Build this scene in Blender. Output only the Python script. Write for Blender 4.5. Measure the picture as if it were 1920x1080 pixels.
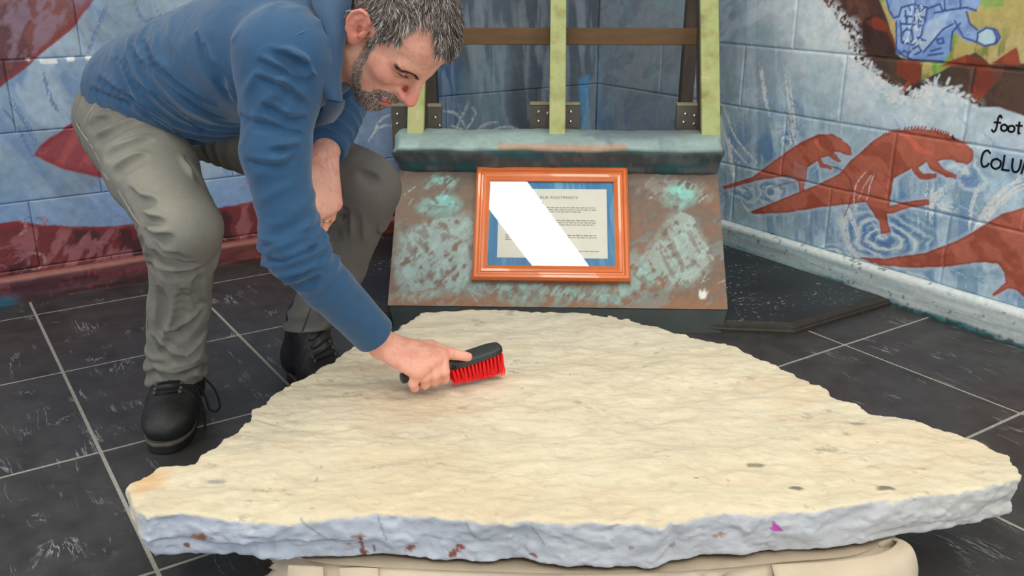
import bpy, bmesh, math, random
import numpy as np
import openvdb as vdb
from mathutils import Vector, Matrix

for o in list(bpy.data.objects):
    bpy.data.objects.remove(o)
scene = bpy.context.scene
COL = scene.collection
rng = np.random.default_rng(7)
random.seed(7)

# ------------------------------------------------------------------ camera
cam_d = bpy.data.cameras.new('camera')
cam_d.sensor_width = 36.0
cam_d.lens = 32.4
cam_d.clip_start = 0.05
cam = bpy.data.objects.new('camera', cam_d)
cam.location = (0, 0, 0.96)
cam.rotation_euler = (math.pi / 2 - 0.3365, 0, 0)
COL.objects.link(cam)
scene.camera = cam

# ------------------------------------------------------------------ world, exposure
world = bpy.data.worlds.new('daylight')
scene.world = world
world.use_nodes = True
wb = world.node_tree.nodes['Background']
wb.inputs['Color'].default_value = (0.82, 0.91, 1.0, 1)
wb.inputs['Strength'].default_value = 1.25
scene.view_settings.view_transform = 'Standard'
scene.view_settings.look = 'None'
scene.view_settings.exposure = 0.32
scene.view_settings.gamma = 1
scene.view_settings.use_curve_mapping = False
LAMP = 13.5          # radiance of the fluorescent diffusers
LAMP_COL = (1.0, 0.93, 0.82)


# ------------------------------------------------------------------ helpers
def lin(c):
    c = np.asarray(c, dtype=float)
    if c.max() > 1.001:
        c = c / 255.0
    return np.where(c <= 0.04045, c / 12.92, ((c + 0.055) / 1.055) ** 2.4)


def link(o, parent=None):
    COL.objects.link(o)
    if parent is not None:
        o.parent = parent
    return o


def tag(o, label=None, cat=None, group=None, kind=None):
    if label: o['label'] = label
    if cat: o['category'] = cat
    if group: o['group'] = group
    if kind: o['kind'] = kind
    return o


def empty(name, loc=(0, 0, 0), rz=0.0):
    o = bpy.data.objects.new(name, None)
    o.empty_display_size = 0.05
    o.location = loc
    o.rotation_euler = (0, 0, rz)
    COL.objects.link(o)
    return o


def mesh_obj(name, verts, faces, m, parent=None, cols=None, smooth=False):
    me = bpy.data.meshes.new(name)
    verts = np.asarray(verts, dtype=np.float32)
    if isinstance(faces, np.ndarray):
        n, k = faces.shape
        me.vertices.add(len(verts)); me.vertices.foreach_set('co', verts.ravel())
        me.loops.add(n * k); me.loops.foreach_set('vertex_index', faces.ravel().astype(np.int32))
        me.polygons.add(n); me.polygons.foreach_set('loop_start', np.arange(0, n * k, k, dtype=np.int32))
        me.update(calc_edges=True); me.validate()
    else:
        me.from_pydata([tuple(map(float, v)) for v in verts], [], faces)
    if cols is not None:
        a = me.color_attributes.new('Col', 'FLOAT_COLOR', 'POINT')
        c4 = np.ones((len(verts), 4), dtype=np.float32); c4[:, :3] = cols
        a.data.foreach_set('color', c4.ravel())
    if smooth:
        me.polygons.foreach_set('use_smooth', np.ones(len(me.polygons), dtype=bool))
    if m is not None:
        me.materials.append(m)
    o = bpy.data.objects.new(name, me)
    return link(o, parent)


class MB:
    """collects simple shapes into one bmesh"""
    def __init__(self):
        self.bm = bmesh.new()

    def box(self, size, mat4=Matrix.Identity(4), bevel=0.0, seg=1):
        b = bmesh.new()
        bmesh.ops.create_cube(b, size=1.0, matrix=Matrix.Diagonal((*size, 1)))
        if bevel > 0:
            bmesh.ops.bevel(b, geom=list(b.edges), offset=bevel, segments=seg, profile=0.5, affect='EDGES')
        bmesh.ops.transform(b, matrix=mat4, verts=b.verts)
        self.merge(b)
        return self

    def merge(self, b):
        me = bpy.data.meshes.new('tmp'); b.to_mesh(me); b.free()
        self.bm.from_mesh(me); bpy.data.meshes.remove(me)

    def prism(self, pts, z0, z1, mat4=Matrix.Identity(4), bevel=0.0, seg=1):
        b = bmesh.new()
        lo = [b.verts.new((p[0], p[1], z0)) for p in pts]
        hi = [b.verts.new((p[0], p[1], z1)) for p in pts]
        b.faces.new(list(reversed(lo))); b.faces.new(hi)
        n = len(pts)
        for i in range(n):
            b.faces.new((lo[i], lo[(i + 1) % n], hi[(i + 1) % n], hi[i]))
        bmesh.ops.recalc_face_normals(b, faces=b.faces)
        if bevel > 0:
            bmesh.ops.bevel(b, geom=list(b.edges), offset=bevel, segments=seg, profile=0.5, affect='EDGES')
        bmesh.ops.transform(b, matrix=mat4, verts=b.verts)
        self.merge(b)
        return self

    def tube(self, pts, r, n=8, caps=True):
        pts = [Vector(p) for p in pts]
        rs = r if hasattr(r, '__len__') else [r] * len(pts)
        rings = []
        up = Vector((0.13, 0.21, 0.97))
        for i, p in enumerate(pts):
            t = (pts[min(i + 1, len(pts) - 1)] - pts[max(i - 1, 0)]).normalized()
            a = t.cross(up)
            if a.length < 1e-3: a = t.cross(Vector((1, 0, 0)))
            a.normalize(); bb = t.cross(a)
            up = -bb if bb.dot(up) < 0 else bb
            rings.append([self.bm.verts.new(p + (a * math.cos(2 * math.pi * k / n) + bb * math.sin(2 * math.pi * k / n)) * rs[i]) for k in range(n)])
        for i in range(len(rings) - 1):
            for k in range(n):
                self.bm.faces.new((rings[i][k], rings[i][(k + 1) % n], rings[i + 1][(k + 1) % n], rings[i + 1][k]))
        if caps:
            self.bm.faces.new(list(reversed(rings[0]))); self.bm.faces.new(rings[-1])
        return self

    def build(self, name, m, parent=None, smooth=False, recalc=True):
        if recalc: bmesh.ops.recalc_face_normals(self.bm, faces=self.bm.faces)
        me = bpy.data.meshes.new(name); self.bm.to_mesh(me); self.bm.free()
        if smooth:
            me.polygons.foreach_set('use_smooth', np.ones(len(me.polygons), dtype=bool))
        if m is not None: me.materials.append(m)
        return link(bpy.data.objects.new(name, me), parent)


def frame(o, ex, ey, ez):
    M = Matrix.Identity(4)
    for i, v in enumerate((ex, ey, ez)):
        for k in range(3): M[k][i] = v[k]
    for k in range(3): M[k][3] = o[k]
    return M


# numpy noise -----------------------------------------------------------
def _hash(ix, iy, iz, seed):
    n = (ix.astype(np.int64) * 374761393 + iy.astype(np.int64) * 668265263 + iz.astype(np.int64) * 2147483647 + seed * 1274126177) & 0xffffffff
    n = ((n ^ (n >> 13)) * 1274126177) & 0xffffffff
    n = n ^ (n >> 16)
    return (n & 0xffff).astype(np.float32) / 65535.0


def vnoise(p, seed=0):
    p = np.asarray(p, dtype=np.float32)
    i = np.floor(p).astype(np.int64); f = p - i
    f = f * f * (3 - 2 * f)
    r = 0
    two = p.shape[-1] == 2
    x0, y0 = i[..., 0], i[..., 1]
    z0 = np.zeros_like(x0) if two else i[..., 2]
    for dx in (0, 1):
        wx = f[..., 0] if dx else 1 - f[..., 0]
        for dy in (0, 1):
            wy = f[..., 1] if dy else 1 - f[..., 1]
            if two:
                r = r + wx * wy * _hash(x0 + dx, y0 + dy, z0, seed)
            else:
                for dz in (0, 1):
                    wz = f[..., 2] if dz else 1 - f[..., 2]
                    r = r + wx * wy * wz * _hash(x0 + dx, y0 + dy, z0 + dz, seed)
    return r


def fbm(p, oct=4, seed=0, gain=0.5):
    p = np.asarray(p, dtype=np.float32)
    a, s, t = 1.0, 0.0, 0.0
    for k in range(oct):
        s = s + a * vnoise(p * (2.03 ** k) + 17.3 * k, seed + k * 11); t += a; a *= gain
    return s / t


def sstep(a, b, x):
    t = np.clip((x - a) / (b - a), 0, 1)
    return t * t * (3 - 2 * t)


def inpoly(x, y, poly):
    ins = np.zeros(x.shape, dtype=bool)
    n = len(poly)
    for i in range(n):
        x1, y1 = poly[i]; x2, y2 = poly[(i + 1) % n]
        c = ((y1 > y) != (y2 > y))
        if y1 != y2:
            ins ^= c & (x < (x2 - x1) * (y - y1) / (y2 - y1) + x1)
    return ins


def segdist(x, y, pl, closed=False):
    d = np.full(x.shape, 1e9, dtype=np.float32); tt = np.zeros(x.shape, dtype=np.float32)
    n = len(pl); m = n if closed else n - 1
    for i in range(m):
        x1, y1 = pl[i]; x2, y2 = pl[(i + 1) % n]
        dx, dy = x2 - x1, y2 - y1
        t = np.clip(((x - x1) * dx + (y - y1) * dy) / (dx * dx + dy * dy + 1e-12), 0, 1)
        q = (x - x1 - t * dx) ** 2 + (y - y1 - t * dy) ** 2
        b = q < d
        d = np.where(b, q, d); tt = np.where(b, (i + t) / m, tt)
    return np.sqrt(d), tt


def soft_in(x, y, poly, soft):
    """coverage of a painted patch, with a brushed edge of the given half-width"""
    xs = [q[0] for q in poly]; ys = [q[1] for q in poly]
    k = np.zeros(x.shape, dtype=np.float32)
    s = np.where((x > min(xs) - soft) & (x < max(xs) + soft) & (y > min(ys) - soft) & (y < max(ys) + soft))[0]
    if len(s) == 0: return k
    d, _ = segdist(x[s], y[s], poly, True)
    d = np.where(inpoly(x[s], y[s], poly), d, -d)
    k[s] = sstep(-soft, soft, d)
    return k


class Paint:
    """a coat of paint evaluated at surface coordinates (a, b) in metres"""
    def __init__(self, a, b):
        self.a = np.asarray(a, dtype=np.float32).ravel(); self.b = np.asarray(b, dtype=np.float32).ravel()
        self.c = np.zeros((len(self.a), 3), dtype=np.float32)
        p = np.stack([self.a, self.b], -1)
        self.wa = self.a + (fbm(p * 16, 3, 91) - .5) * .014
        self.wb = self.b + (fbm(p * 16, 3, 92) - .5) * .014

    def mix(self, col, w):
        w = np.clip(w, 0, 1)[:, None]
        self.c = self.c * (1 - w) + lin(col) * w

    def n(self, sa, sb, seed, ang=0.0, oct=4):
        ca, sn = math.cos(ang), math.sin(ang)
        v = fbm(np.stack([(self.a * ca + self.b * sn) * sa, (-self.a * sn + self.b * ca) * sb], -1), oct, seed)
        return np.clip((v - .5) * 1.75 + .5, 0, 1)

    def poly(self, poly, col, rough=True, w=1.0, soft=0.0):
        x, y = (self.wa, self.wb) if rough else (self.a, self.b)
        k = soft_in(x, y, poly, max(soft, .0028))
        self.mix(col, k * w)
        return k

    def stroke(self, pl, width, col, w=1.0, taper=True, soft=.6, closed=False, dry=0.0):
        xs = [q[0] for q in pl]; ys = [q[1] for q in pl]; m = width * 2
        s = np.where((self.a > min(xs) - m) & (self.a < max(xs) + m) & (self.b > min(ys) - m) & (self.b < max(ys) + m))[0]
        if len(s) == 0: return
        d, t = segdist(self.a[s], self.b[s], pl, closed)
        wd = width * (np.sin(np.pi * np.clip(t * .94 + .03, 0, 1)) ** .6 if taper else 1.0)
        k = sstep(1.0, 1 - soft, d / (wd + 1e-6)) * w
        if dry > 0:
            k = k * sstep(dry - .15, dry + .15, vnoise(np.stack([self.a[s] * 220, self.b[s] * 220], -1), 5))
        k = np.clip(k, 0, 1)[:, None]
        self.c[s] = self.c[s] * (1 - k) + lin(col) * k


def curve(pts, n=8):
    """Catmull-Rom through 2-D or 3-D points"""
    p = np.asarray(pts, dtype=float)
    p = np.vstack([2 * p[0] - p[1], p, 2 * p[-1] - p[-2]])
    out = []
    for i in range(1, len(p) - 2):
        for k in range(n):
            t = k / n
            out.append(.5 * (2 * p[i] + (p[i + 1] - p[i - 1]) * t + (2 * p[i - 1] - 5 * p[i] + 4 * p[i + 1] - p[i + 2]) * t * t + (-p[i - 1] + 3 * p[i] - 3 * p[i + 1] + p[i + 2]) * t ** 3))
    out.append(p[-2])
    return np.array(out)


# materials -------------------------------------------------------------
def new_mat(name):
    m = bpy.data.materials.new(name); m.use_nodes = True
    nt = m.node_tree
    return m, nt, nt.nodes['Principled BSDF']


def nd(nt, typ, **kw):
    n = nt.nodes.new(typ)
    for k, v in kw.items():
        if k in n.inputs: n.inputs[k].default_value = v
        else: setattr(n, k, v)
    return n


def mat(name, col=None, rough=.6, metal=0.0, var=.12, vscale=20, bump=.0, bscale=120, vcol=False, spec=.5, stretch=(1, 1, 1), coat=0.0, sheen=0.0):
    m, nt, b = new_mat(name)
    L = nt.links.new
    b.inputs['Roughness'].default_value = rough
    b.inputs['Metallic'].default_value = metal
    b.inputs['Specular IOR Level'].default_value = spec
    b.inputs['Coat Weight'].default_value = coat
    b.inputs['Sheen Weight'].default_value = sheen
    tc = nd(nt, 'ShaderNodeTexCoord'); mp = nd(nt, 'ShaderNodeMapping')
    mp.inputs['Scale'].default_value = stretch
    L(tc.outputs['Object'], mp.inputs['Vector'])
    nz = nd(nt, 'ShaderNodeTexNoise', Scale=vscale, Detail=5.0, Roughness=.6)
    L(mp.outputs['Vector'], nz.inputs['Vector'])
    mr = nd(nt, 'ShaderNodeMapRange'); mr.inputs['From Min'].default_value = .25; mr.inputs['From Max'].default_value = .75
    mr.inputs['To Min'].default_value = 1 - var; mr.inputs['To Max'].default_value = 1 + var
    L(nz.outputs['Fac'], mr.inputs['Value'])
    vm = nd(nt, 'ShaderNodeVectorMath', operation='SCALE')
    if vcol:
        at = nd(nt, 'ShaderNodeAttribute', attribute_name='Col')
        L(at.outputs['Color'], vm.inputs[0])
    else:
        vm.inputs[0].default_value = tuple(lin(col))
    L(mr.outputs['Result'], vm.inputs['Scale'])
    L(vm.outputs['Vector'], b.inputs['Base Color'])
    if bump > 0:
        n2 = nd(nt, 'ShaderNodeTexNoise', Scale=bscale, Detail=4.0, Roughness=.65)
        L(mp.outputs['Vector'], n2.inputs['Vector'])
        bp = nd(nt, 'ShaderNodeBump', Strength=bump, Distance=.004)
        L(n2.outputs['Fac'], bp.inputs['Height']); L(bp.outputs['Normal'], b.inputs['Normal'])
    return m


# ------------------------------------------------------------------ room frame
ANG = math.radians(-56.7)
U = np.array([math.cos(ANG), math.sin(ANG), 0.0])       # along the right wall, towards the camera
W = np.array([-U[1], U[0], 0.0])                        # along the left wall, towards the corner
ORG = np.array([-1.3877, 2.5091, 0.0])                  # a tile crossing
CORN = np.array([0.348, 3.829, 0.0])                    # the room corner
CEIL = 2.7

# ================================================================== ROOM
M_MURAL = mat('mural_paint', rough=.42, vcol=True, var=.16, vscale=38, bump=.35, bscale=150)
M_CURB = mat('curb_paint', rough=.45, vcol=True, var=.14, vscale=60, bump=.3, bscale=120)
M_GROUT = mat('grout', (164, 162, 152), rough=.9, var=.15, vscale=60)
M_CEIL = mat('ceiling_paint', (225, 222, 214), rough=.9, var=.03)
M_WHITE = mat('white_enamel', (235, 235, 232), rough=.4, var=.02)


def tile_material():
    m, nt, b = new_mat('dark_slate_tile')
    L = nt.links.new
    tc = nd(nt, 'ShaderNodeTexCoord'); oi = nd(nt, 'ShaderNodeObjectInfo')
    sc = nd(nt, 'ShaderNodeVectorMath', operation='SCALE'); sc.inputs[0].default_value = (37, 53, 11)
    L(oi.outputs['Random'], sc.inputs['Scale'])
    ad = nd(nt, 'ShaderNodeVectorMath', operation='ADD')
    L(tc.outputs['Object'], ad.inputs[0]); L(sc.outputs['Vector'], ad.inputs[1])
    # mottled near-black stone
    n1 = nd(nt, 'ShaderNodeTexNoise', Scale=14.0, Detail=6.0, Roughness=.65); L(ad.outputs['Vector'], n1.inputs['Vector'])
    base = nd(nt, 'ShaderNodeValToRGB'); L(n1.outputs['Fac'], base.inputs['Fac'])
    base.color_ramp.elements[0].color = (*lin((50, 48, 48)), 1); base.color_ramp.elements[0].position = .3
    base.color_ramp.elements[1].color = (*lin((77, 75, 75)), 1); base.color_ramp.elements[1].position = .75
    # thin broken pale veins running one way across the tile
    rot = nd(nt, 'ShaderNodeMapping'); rot.inputs['Rotation'].default_value = (0, 0, .55); rot.inputs['Scale'].default_value = (1.1, 7.0, 1)
    L(ad.outputs['Vector'], rot.inputs['Vector'])
    v = nd(nt, 'ShaderNodeTexNoise', Scale=2.6, Detail=7.0, Roughness=.62, Distortion=.55); L(rot.outputs['Vector'], v.inputs['Vector'])
    sub = nd(nt, 'ShaderNodeMath', operation='SUBTRACT'); sub.inputs[1].default_value = .5; L(v.outputs['Fac'], sub.inputs[0])
    ab = nd(nt, 'ShaderNodeMath', operation='ABSOLUTE'); L(sub.outputs[0], ab.inputs[0])
    mr = nd(nt, 'ShaderNodeMapRange'); mr.inputs['From Min'].default_value = 0; mr.inputs['From Max'].default_value = .010
    mr.inputs['To Min'].default_value = 1; mr.inputs['To Max'].default_value = 0; L(ab.outputs[0], mr.inputs['Value'])
    mk = nd(nt, 'ShaderNodeTexNoise', Scale=11.0, Detail=3.0); L(ad.outputs['Vector'], mk.inputs['Vector'])
    mm = nd(nt, 'ShaderNodeMapRange'); mm.inputs['From Min'].default_value = .52; mm.inputs['From Max'].default_value = .68; L(mk.outputs['Fac'], mm.inputs['Value'])
    mu = nd(nt, 'ShaderNodeMath', operation='MULTIPLY'); L(mr.outputs['Result'], mu.inputs[0]); L(mm.outputs['Result'], mu.inputs[1])
    mu2 = nd(nt, 'ShaderNodeMath', operation='MULTIPLY'); L(mu.outputs[0], mu2.inputs[0]); mu2.inputs[1].default_value = .85
    mx = nd(nt, 'ShaderNodeMix', data_type='RGBA'); L(mu2.outputs[0], mx.inputs[0]); L(base.outputs['Color'], mx.inputs[6])
    mx.inputs[7].default_value = (*lin((188, 190, 192)), 1)
    L(mx.outputs[2], b.inputs['Base Color'])
    b.inputs['Roughness'].default_value = .38
    b.inputs['Specular IOR Level'].default_value = .35
    bp = nd(nt, 'ShaderNodeBump', Strength=.12, Distance=.002); L(n1.outputs['Fac'], bp.inputs['Height']); L(bp.outputs['Normal'], b.inputs['Normal'])
    return m


M_TILE = tile_material()
ROT_U = ANG

# floor: grout bed with every tile its own piece
f = MB()
f.box((9, 9, .06), Matrix.Translation((0, 1.2, -.0310)))
floor = tag(f.build('floor', M_GROUT), kind='structure')
TU, TV, GR = .480, .4455, .0075
tm = MB(); tm.box((TU - GR, TV - GR, .008), Matrix.Translation((0, 0, -.004)), bevel=.0007)
tile0 = tm.build('tile', M_TILE, floor)
first = True
for i in range(-1, 9):
    for j in range(-6, 5):
        c = ORG + U * (i + .5) * TU + W * (j + .5) * TV
        if c[1] < -.4 or abs(c[0]) > 2.6: continue
        if (c - CORN) @ W > .2 or (c - CORN) @ U < -.25: continue
        t = tile0 if first else tile0.copy()
        if not first: link(t, floor)
        first = False
        t.location = (c[0], c[1], 0)
        t.rotation_euler = (0, 0, ROT_U)

RP = {
 'cliff': [(1.053, 0.884), (1.087, 0.854), (1.124, 0.832), (1.150, 0.787), (1.186, 0.774), (1.190, 0.720), (1.226, 0.692), (1.285, 0.666), (1.334, 0.640), (1.371, 0.629), (1.382, 0.615), (1.443, 0.610), (1.464, 0.628), (1.458, 0.648), (1.478, 0.647), (1.511, 0.643), (1.568, 0.628), (1.617, 0.608), (1.675, 0.612), (1.749, 0.597), (3.700, 0.582), (1.796, 0.900)],
 'green': [(1.270, 0.889), (1.306, 0.824), (1.354, 0.739), (1.376, 0.708), (1.441, 0.702), (1.446, 0.659), (1.462, 0.663), (1.524, 0.702), (1.572, 0.736), (1.593, 0.745), (1.635, 0.715), (1.653, 0.722), (1.695, 0.760), (1.717, 0.725), (3.700, 0.719), (1.796, 0.900)],
 'rock1': [(1.213, 0.714), (1.218, 0.775), (1.239, 0.814), (1.284, 0.826), (1.309, 0.807), (1.336, 0.767), (1.359, 0.717)],
 'red1': [(1.241, 0.804), (1.280, 0.820), (1.309, 0.807), (1.336, 0.767), (1.350, 0.739), (1.316, 0.781), (1.276, 0.786)],
 'red2': [(1.360, 0.703), (1.433, 0.708), (1.442, 0.666), (1.415, 0.633), (1.377, 0.613), (1.402, 0.654), (1.365, 0.666)],
 'dark2': [(1.400, 0.612), (1.404, 0.637), (1.444, 0.651), (1.468, 0.639), (1.463, 0.619), (1.435, 0.604)],
 'red3': [(1.493, 0.700), (1.571, 0.740), (1.627, 0.717), (1.660, 0.679), (1.633, 0.642), (1.610, 0.616), (1.589, 0.642), (1.606, 0.674), (1.591, 0.707)],
 'red4': [(1.641, 0.721), (1.695, 0.761), (1.718, 0.718)],
 'dark3': [(1.634, 0.638), (1.689, 0.695), (1.823, 0.695), (3.700, 0.591), (1.748, 0.601), (1.674, 0.619)],
 'creature': [(1.287, 0.889), (1.304, 0.856), (1.330, 0.817), (1.343, 0.811), (1.356, 0.724), (1.413, 0.708), (1.504, 0.711), (1.520, 0.743), (1.519, 0.789), (1.527, 0.792), (1.559, 0.770), (1.592, 0.769), (1.612, 0.762), (1.647, 0.770), (1.652, 0.789), (1.635, 0.805), (1.611, 0.808), (1.583, 0.802), (1.558, 0.819), (1.549, 0.845), (1.575, 0.849), (1.593, 0.896)],
 'head': [(1.354, 0.849), (1.389, 0.859), (1.433, 0.852), (1.430, 0.808), (1.429, 0.776), (1.406, 0.751), (1.372, 0.755), (1.357, 0.798)],
 'legback': [(1.413, 0.708), (1.504, 0.711), (1.520, 0.743), (1.518, 0.806), (1.486, 0.787), (1.446, 0.742)],
 'foot': [(1.589, 0.788), (1.595, 0.799), (1.615, 0.804), (1.636, 0.801), (1.642, 0.783), (1.641, 0.772), (1.613, 0.764), (1.595, 0.769)],
 'legfront': [(1.442, 0.816), (1.500, 0.843), (1.492, 0.798), (1.432, 0.733), (1.413, 0.743), (1.435, 0.779)],
 'cl0': [(1.304, 0.868), (1.317, 0.839), (1.334, 0.820), (1.350, 0.826)],
 'cl1': [(1.350, 0.826), (1.354, 0.849), (1.389, 0.859), (1.433, 0.852), (1.433, 0.813)],
 'cl2': [(1.356, 0.812), (1.364, 0.784), (1.369, 0.755), (1.406, 0.751), (1.428, 0.778), (1.430, 0.808)],
 'cl3': [(1.371, 0.784), (1.380, 0.792), (1.397, 0.788), (1.404, 0.766), (1.393, 0.753), (1.372, 0.758)],
 'cl4': [(1.367, 0.827), (1.424, 0.826)],
 'cl5': [(1.368, 0.841), (1.377, 0.807)],
 'cl6': [(1.397, 0.848), (1.399, 0.814)],
 'cl7': [(1.414, 0.846), (1.413, 0.812)],
 'cl8': [(1.360, 0.806), (1.424, 0.804)],
 'cl9': [(1.442, 0.734), (1.489, 0.797), (1.515, 0.812)],
 'cl10': [(1.343, 0.811), (1.357, 0.728), (1.413, 0.710), (1.504, 0.713)],
 'cl11': [(1.520, 0.743), (1.518, 0.792), (1.536, 0.815)],
 'cl12': [(1.520, 0.820), (1.551, 0.780), (1.592, 0.770)],
 'cl13': [(1.549, 0.845), (1.563, 0.816), (1.586, 0.801)],
 'cl14': [(1.592, 0.769), (1.589, 0.793), (1.611, 0.808), (1.638, 0.804), (1.652, 0.786), (1.644, 0.770), (1.614, 0.762), (1.595, 0.769)],
 'cl15': [(1.629, 0.805), (1.643, 0.786), (1.641, 0.771)],
 'cl16': [(1.362, 0.734), (1.373, 0.726), (1.382, 0.734), (1.394, 0.724), (1.402, 0.734)],
 'cl17': [(1.408, 0.740), (1.423, 0.750), (1.435, 0.736), (1.417, 0.726)],
 'cl18': [(1.436, 0.849), (1.469, 0.862), (1.482, 0.843), (1.457, 0.839)],
 'cl19': [(1.481, 0.845), (1.547, 0.856), (1.575, 0.849)],
 'cl20': [(1.481, 0.873), (1.487, 0.848)],
 'cl21': [(1.526, 0.874), (1.532, 0.853)],
 'cl22': [(1.475, 0.770), (1.493, 0.774), (1.498, 0.763), (1.483, 0.759), (1.475, 0.770)],
 'cl23': [(1.456, 0.726), (1.500, 0.735)],
 'cl24': [(1.463, 0.738), (1.491, 0.748)],
 'cl25': [(1.416, 0.772), (1.442, 0.765)],
 'cl26': [(1.424, 0.787), (1.448, 0.780)],
 'cl27': [(1.436, 0.802), (1.459, 0.792)],
 'dino1': [(0.730, 0.217), (0.867, 0.277), (0.990, 0.376), (1.062, 0.429), (1.119, 0.458), (1.167, 0.468), (1.210, 0.458), (1.244, 0.437), (1.251, 0.415), (1.232, 0.412), (1.206, 0.418), (1.182, 0.414), (1.198, 0.401), (1.217, 0.391), (1.202, 0.384), (1.168, 0.401), (1.137, 0.386), (1.145, 0.376), (1.165, 0.365), (1.185, 0.366), (1.182, 0.358), (1.141, 0.358), (1.126, 0.376), (1.090, 0.349), (1.087, 0.307), (1.083, 0.281), (1.090, 0.262), (1.073, 0.260), (1.065, 0.290), (1.032, 0.304), (1.008, 0.306), (0.889, 0.270), (0.741, 0.209)],
 'dino2': [(0.871, 0.155), (0.972, 0.210), (1.140, 0.303), (1.215, 0.351), (1.250, 0.398), (1.283, 0.430), (1.317, 0.467), (1.350, 0.491), (1.397, 0.510), (1.458, 0.526), (1.519, 0.526), (1.565, 0.517), (1.613, 0.500), (1.631, 0.486), (1.632, 0.463), (1.622, 0.451), (1.597, 0.450), (1.576, 0.456), (1.551, 0.452), (1.533, 0.443), (1.558, 0.428), (1.595, 0.415), (1.594, 0.404), (1.565, 0.407), (1.517, 0.419), (1.499, 0.436), (1.476, 0.416), (1.496, 0.403), (1.535, 0.409), (1.534, 0.396), (1.494, 0.384), (1.469, 0.397), (1.456, 0.410), (1.404, 0.372), (1.402, 0.340), (1.400, 0.286), (1.451, 0.310), (1.524, 0.334), (1.527, 0.319), (1.467, 0.297), (1.420, 0.271), (1.396, 0.263), (1.403, 0.240), (1.419, 0.210), (1.387, 0.200), (1.375, 0.233), (1.348, 0.259), (1.320, 0.283), (1.246, 0.260), (1.150, 0.230), (1.023, 0.185), (0.881, 0.150)],
 'dino3': [(1.323, 0.106), (1.418, 0.129), (1.541, 0.179), (1.625, 0.234), (1.666, 0.268), (1.700, 0.302), (1.737, 0.336), (1.792, 0.366), (1.879, 0.408), (2.008, 0.450), (2.081, 0.091), (1.938, 0.100), (1.835, 0.135), (1.815, 0.145), (1.788, 0.142), (1.755, 0.109), (1.750, 0.114), (1.781, 0.157), (1.771, 0.182), (1.751, 0.203), (1.707, 0.195), (1.607, 0.155), (1.487, 0.119), (1.395, 0.102)],
 'pale1': [(1.038, 0.364), (1.088, 0.347), (1.086, 0.294), (1.073, 0.262), (1.060, 0.298), (1.030, 0.324)],
 'pink1': [(1.397, 0.507), (1.426, 0.504), (1.490, 0.471), (1.519, 0.468), (1.509, 0.456), (1.470, 0.460)],
 'pink0': [(1.104, 0.444), (1.120, 0.449), (1.132, 0.421), (1.154, 0.411), (1.134, 0.411), (1.111, 0.428)],
 'ripc': [(1.393, 0.201)],
 'splash': [(1.329, 0.437)],
 'ws0': [(1.681, 0.244), (1.684, 0.297), (1.717, 0.378), (1.777, 0.447)],
 'ws1': [(1.707, 0.273), (1.711, 0.333), (1.758, 0.394)],
 'ws2': [(1.664, 0.278), (1.662, 0.352), (1.675, 0.406)],
 'ws3': [(1.282, 0.239), (1.278, 0.322), (1.310, 0.378)],
 'ws4': [(1.290, 0.278), (1.308, 0.328), (1.334, 0.379)],
 'ws5': [(1.323, 0.290), (1.329, 0.340), (1.338, 0.375)],
 'ws6': [(1.266, 0.150), (1.302, 0.107), (1.373, 0.083)],
 'ws7': [(1.244, 0.231), (1.278, 0.135), (1.327, 0.096)],
 'ws8': [(0.825, 0.188), (0.852, 0.165), (0.915, 0.153)],
 'ws9': [(0.782, 0.236), (0.761, 0.318), (0.740, 0.390)],
 'ws10': [(0.996, 0.522), (1.021, 0.431), (1.057, 0.385)],
 'ws11': [(0.856, 0.654), (0.882, 0.570), (0.910, 0.494)],
 'ws12': [(0.971, 0.630), (0.997, 0.548), (1.023, 0.449)],
 'ws13': [(0.679, 0.484), (0.728, 0.388), (0.836, 0.312)],
 'ws14': [(0.704, 0.496), (0.777, 0.395), (0.882, 0.329)],
 'ws15': [(1.528, 0.293), (1.540, 0.342), (1.571, 0.379)],
 'ws16': [(1.510, 0.352), (1.556, 0.322), (1.606, 0.318)],
 'ws17': [(1.521, 0.385), (1.536, 0.263)],
 'ws18': [(1.695, 0.337), (1.743, 0.398), (1.780, 0.426)],
 'ws19': [(1.189, 0.339), (1.287, 0.207), (1.301, 0.176)],
 'ws20': [(0.959, 0.279), (0.994, 0.176)],
 'ws21': [(1.663, 0.075), (1.713, 0.152), (1.747, 0.131), (1.707, 0.096)],
 'ws22': [(1.641, 0.109), (1.694, 0.170), (1.742, 0.161)],
 'ws23': [(1.006, 0.261), (1.048, 0.287), (1.083, 0.267), (1.054, 0.235)],
}
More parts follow.
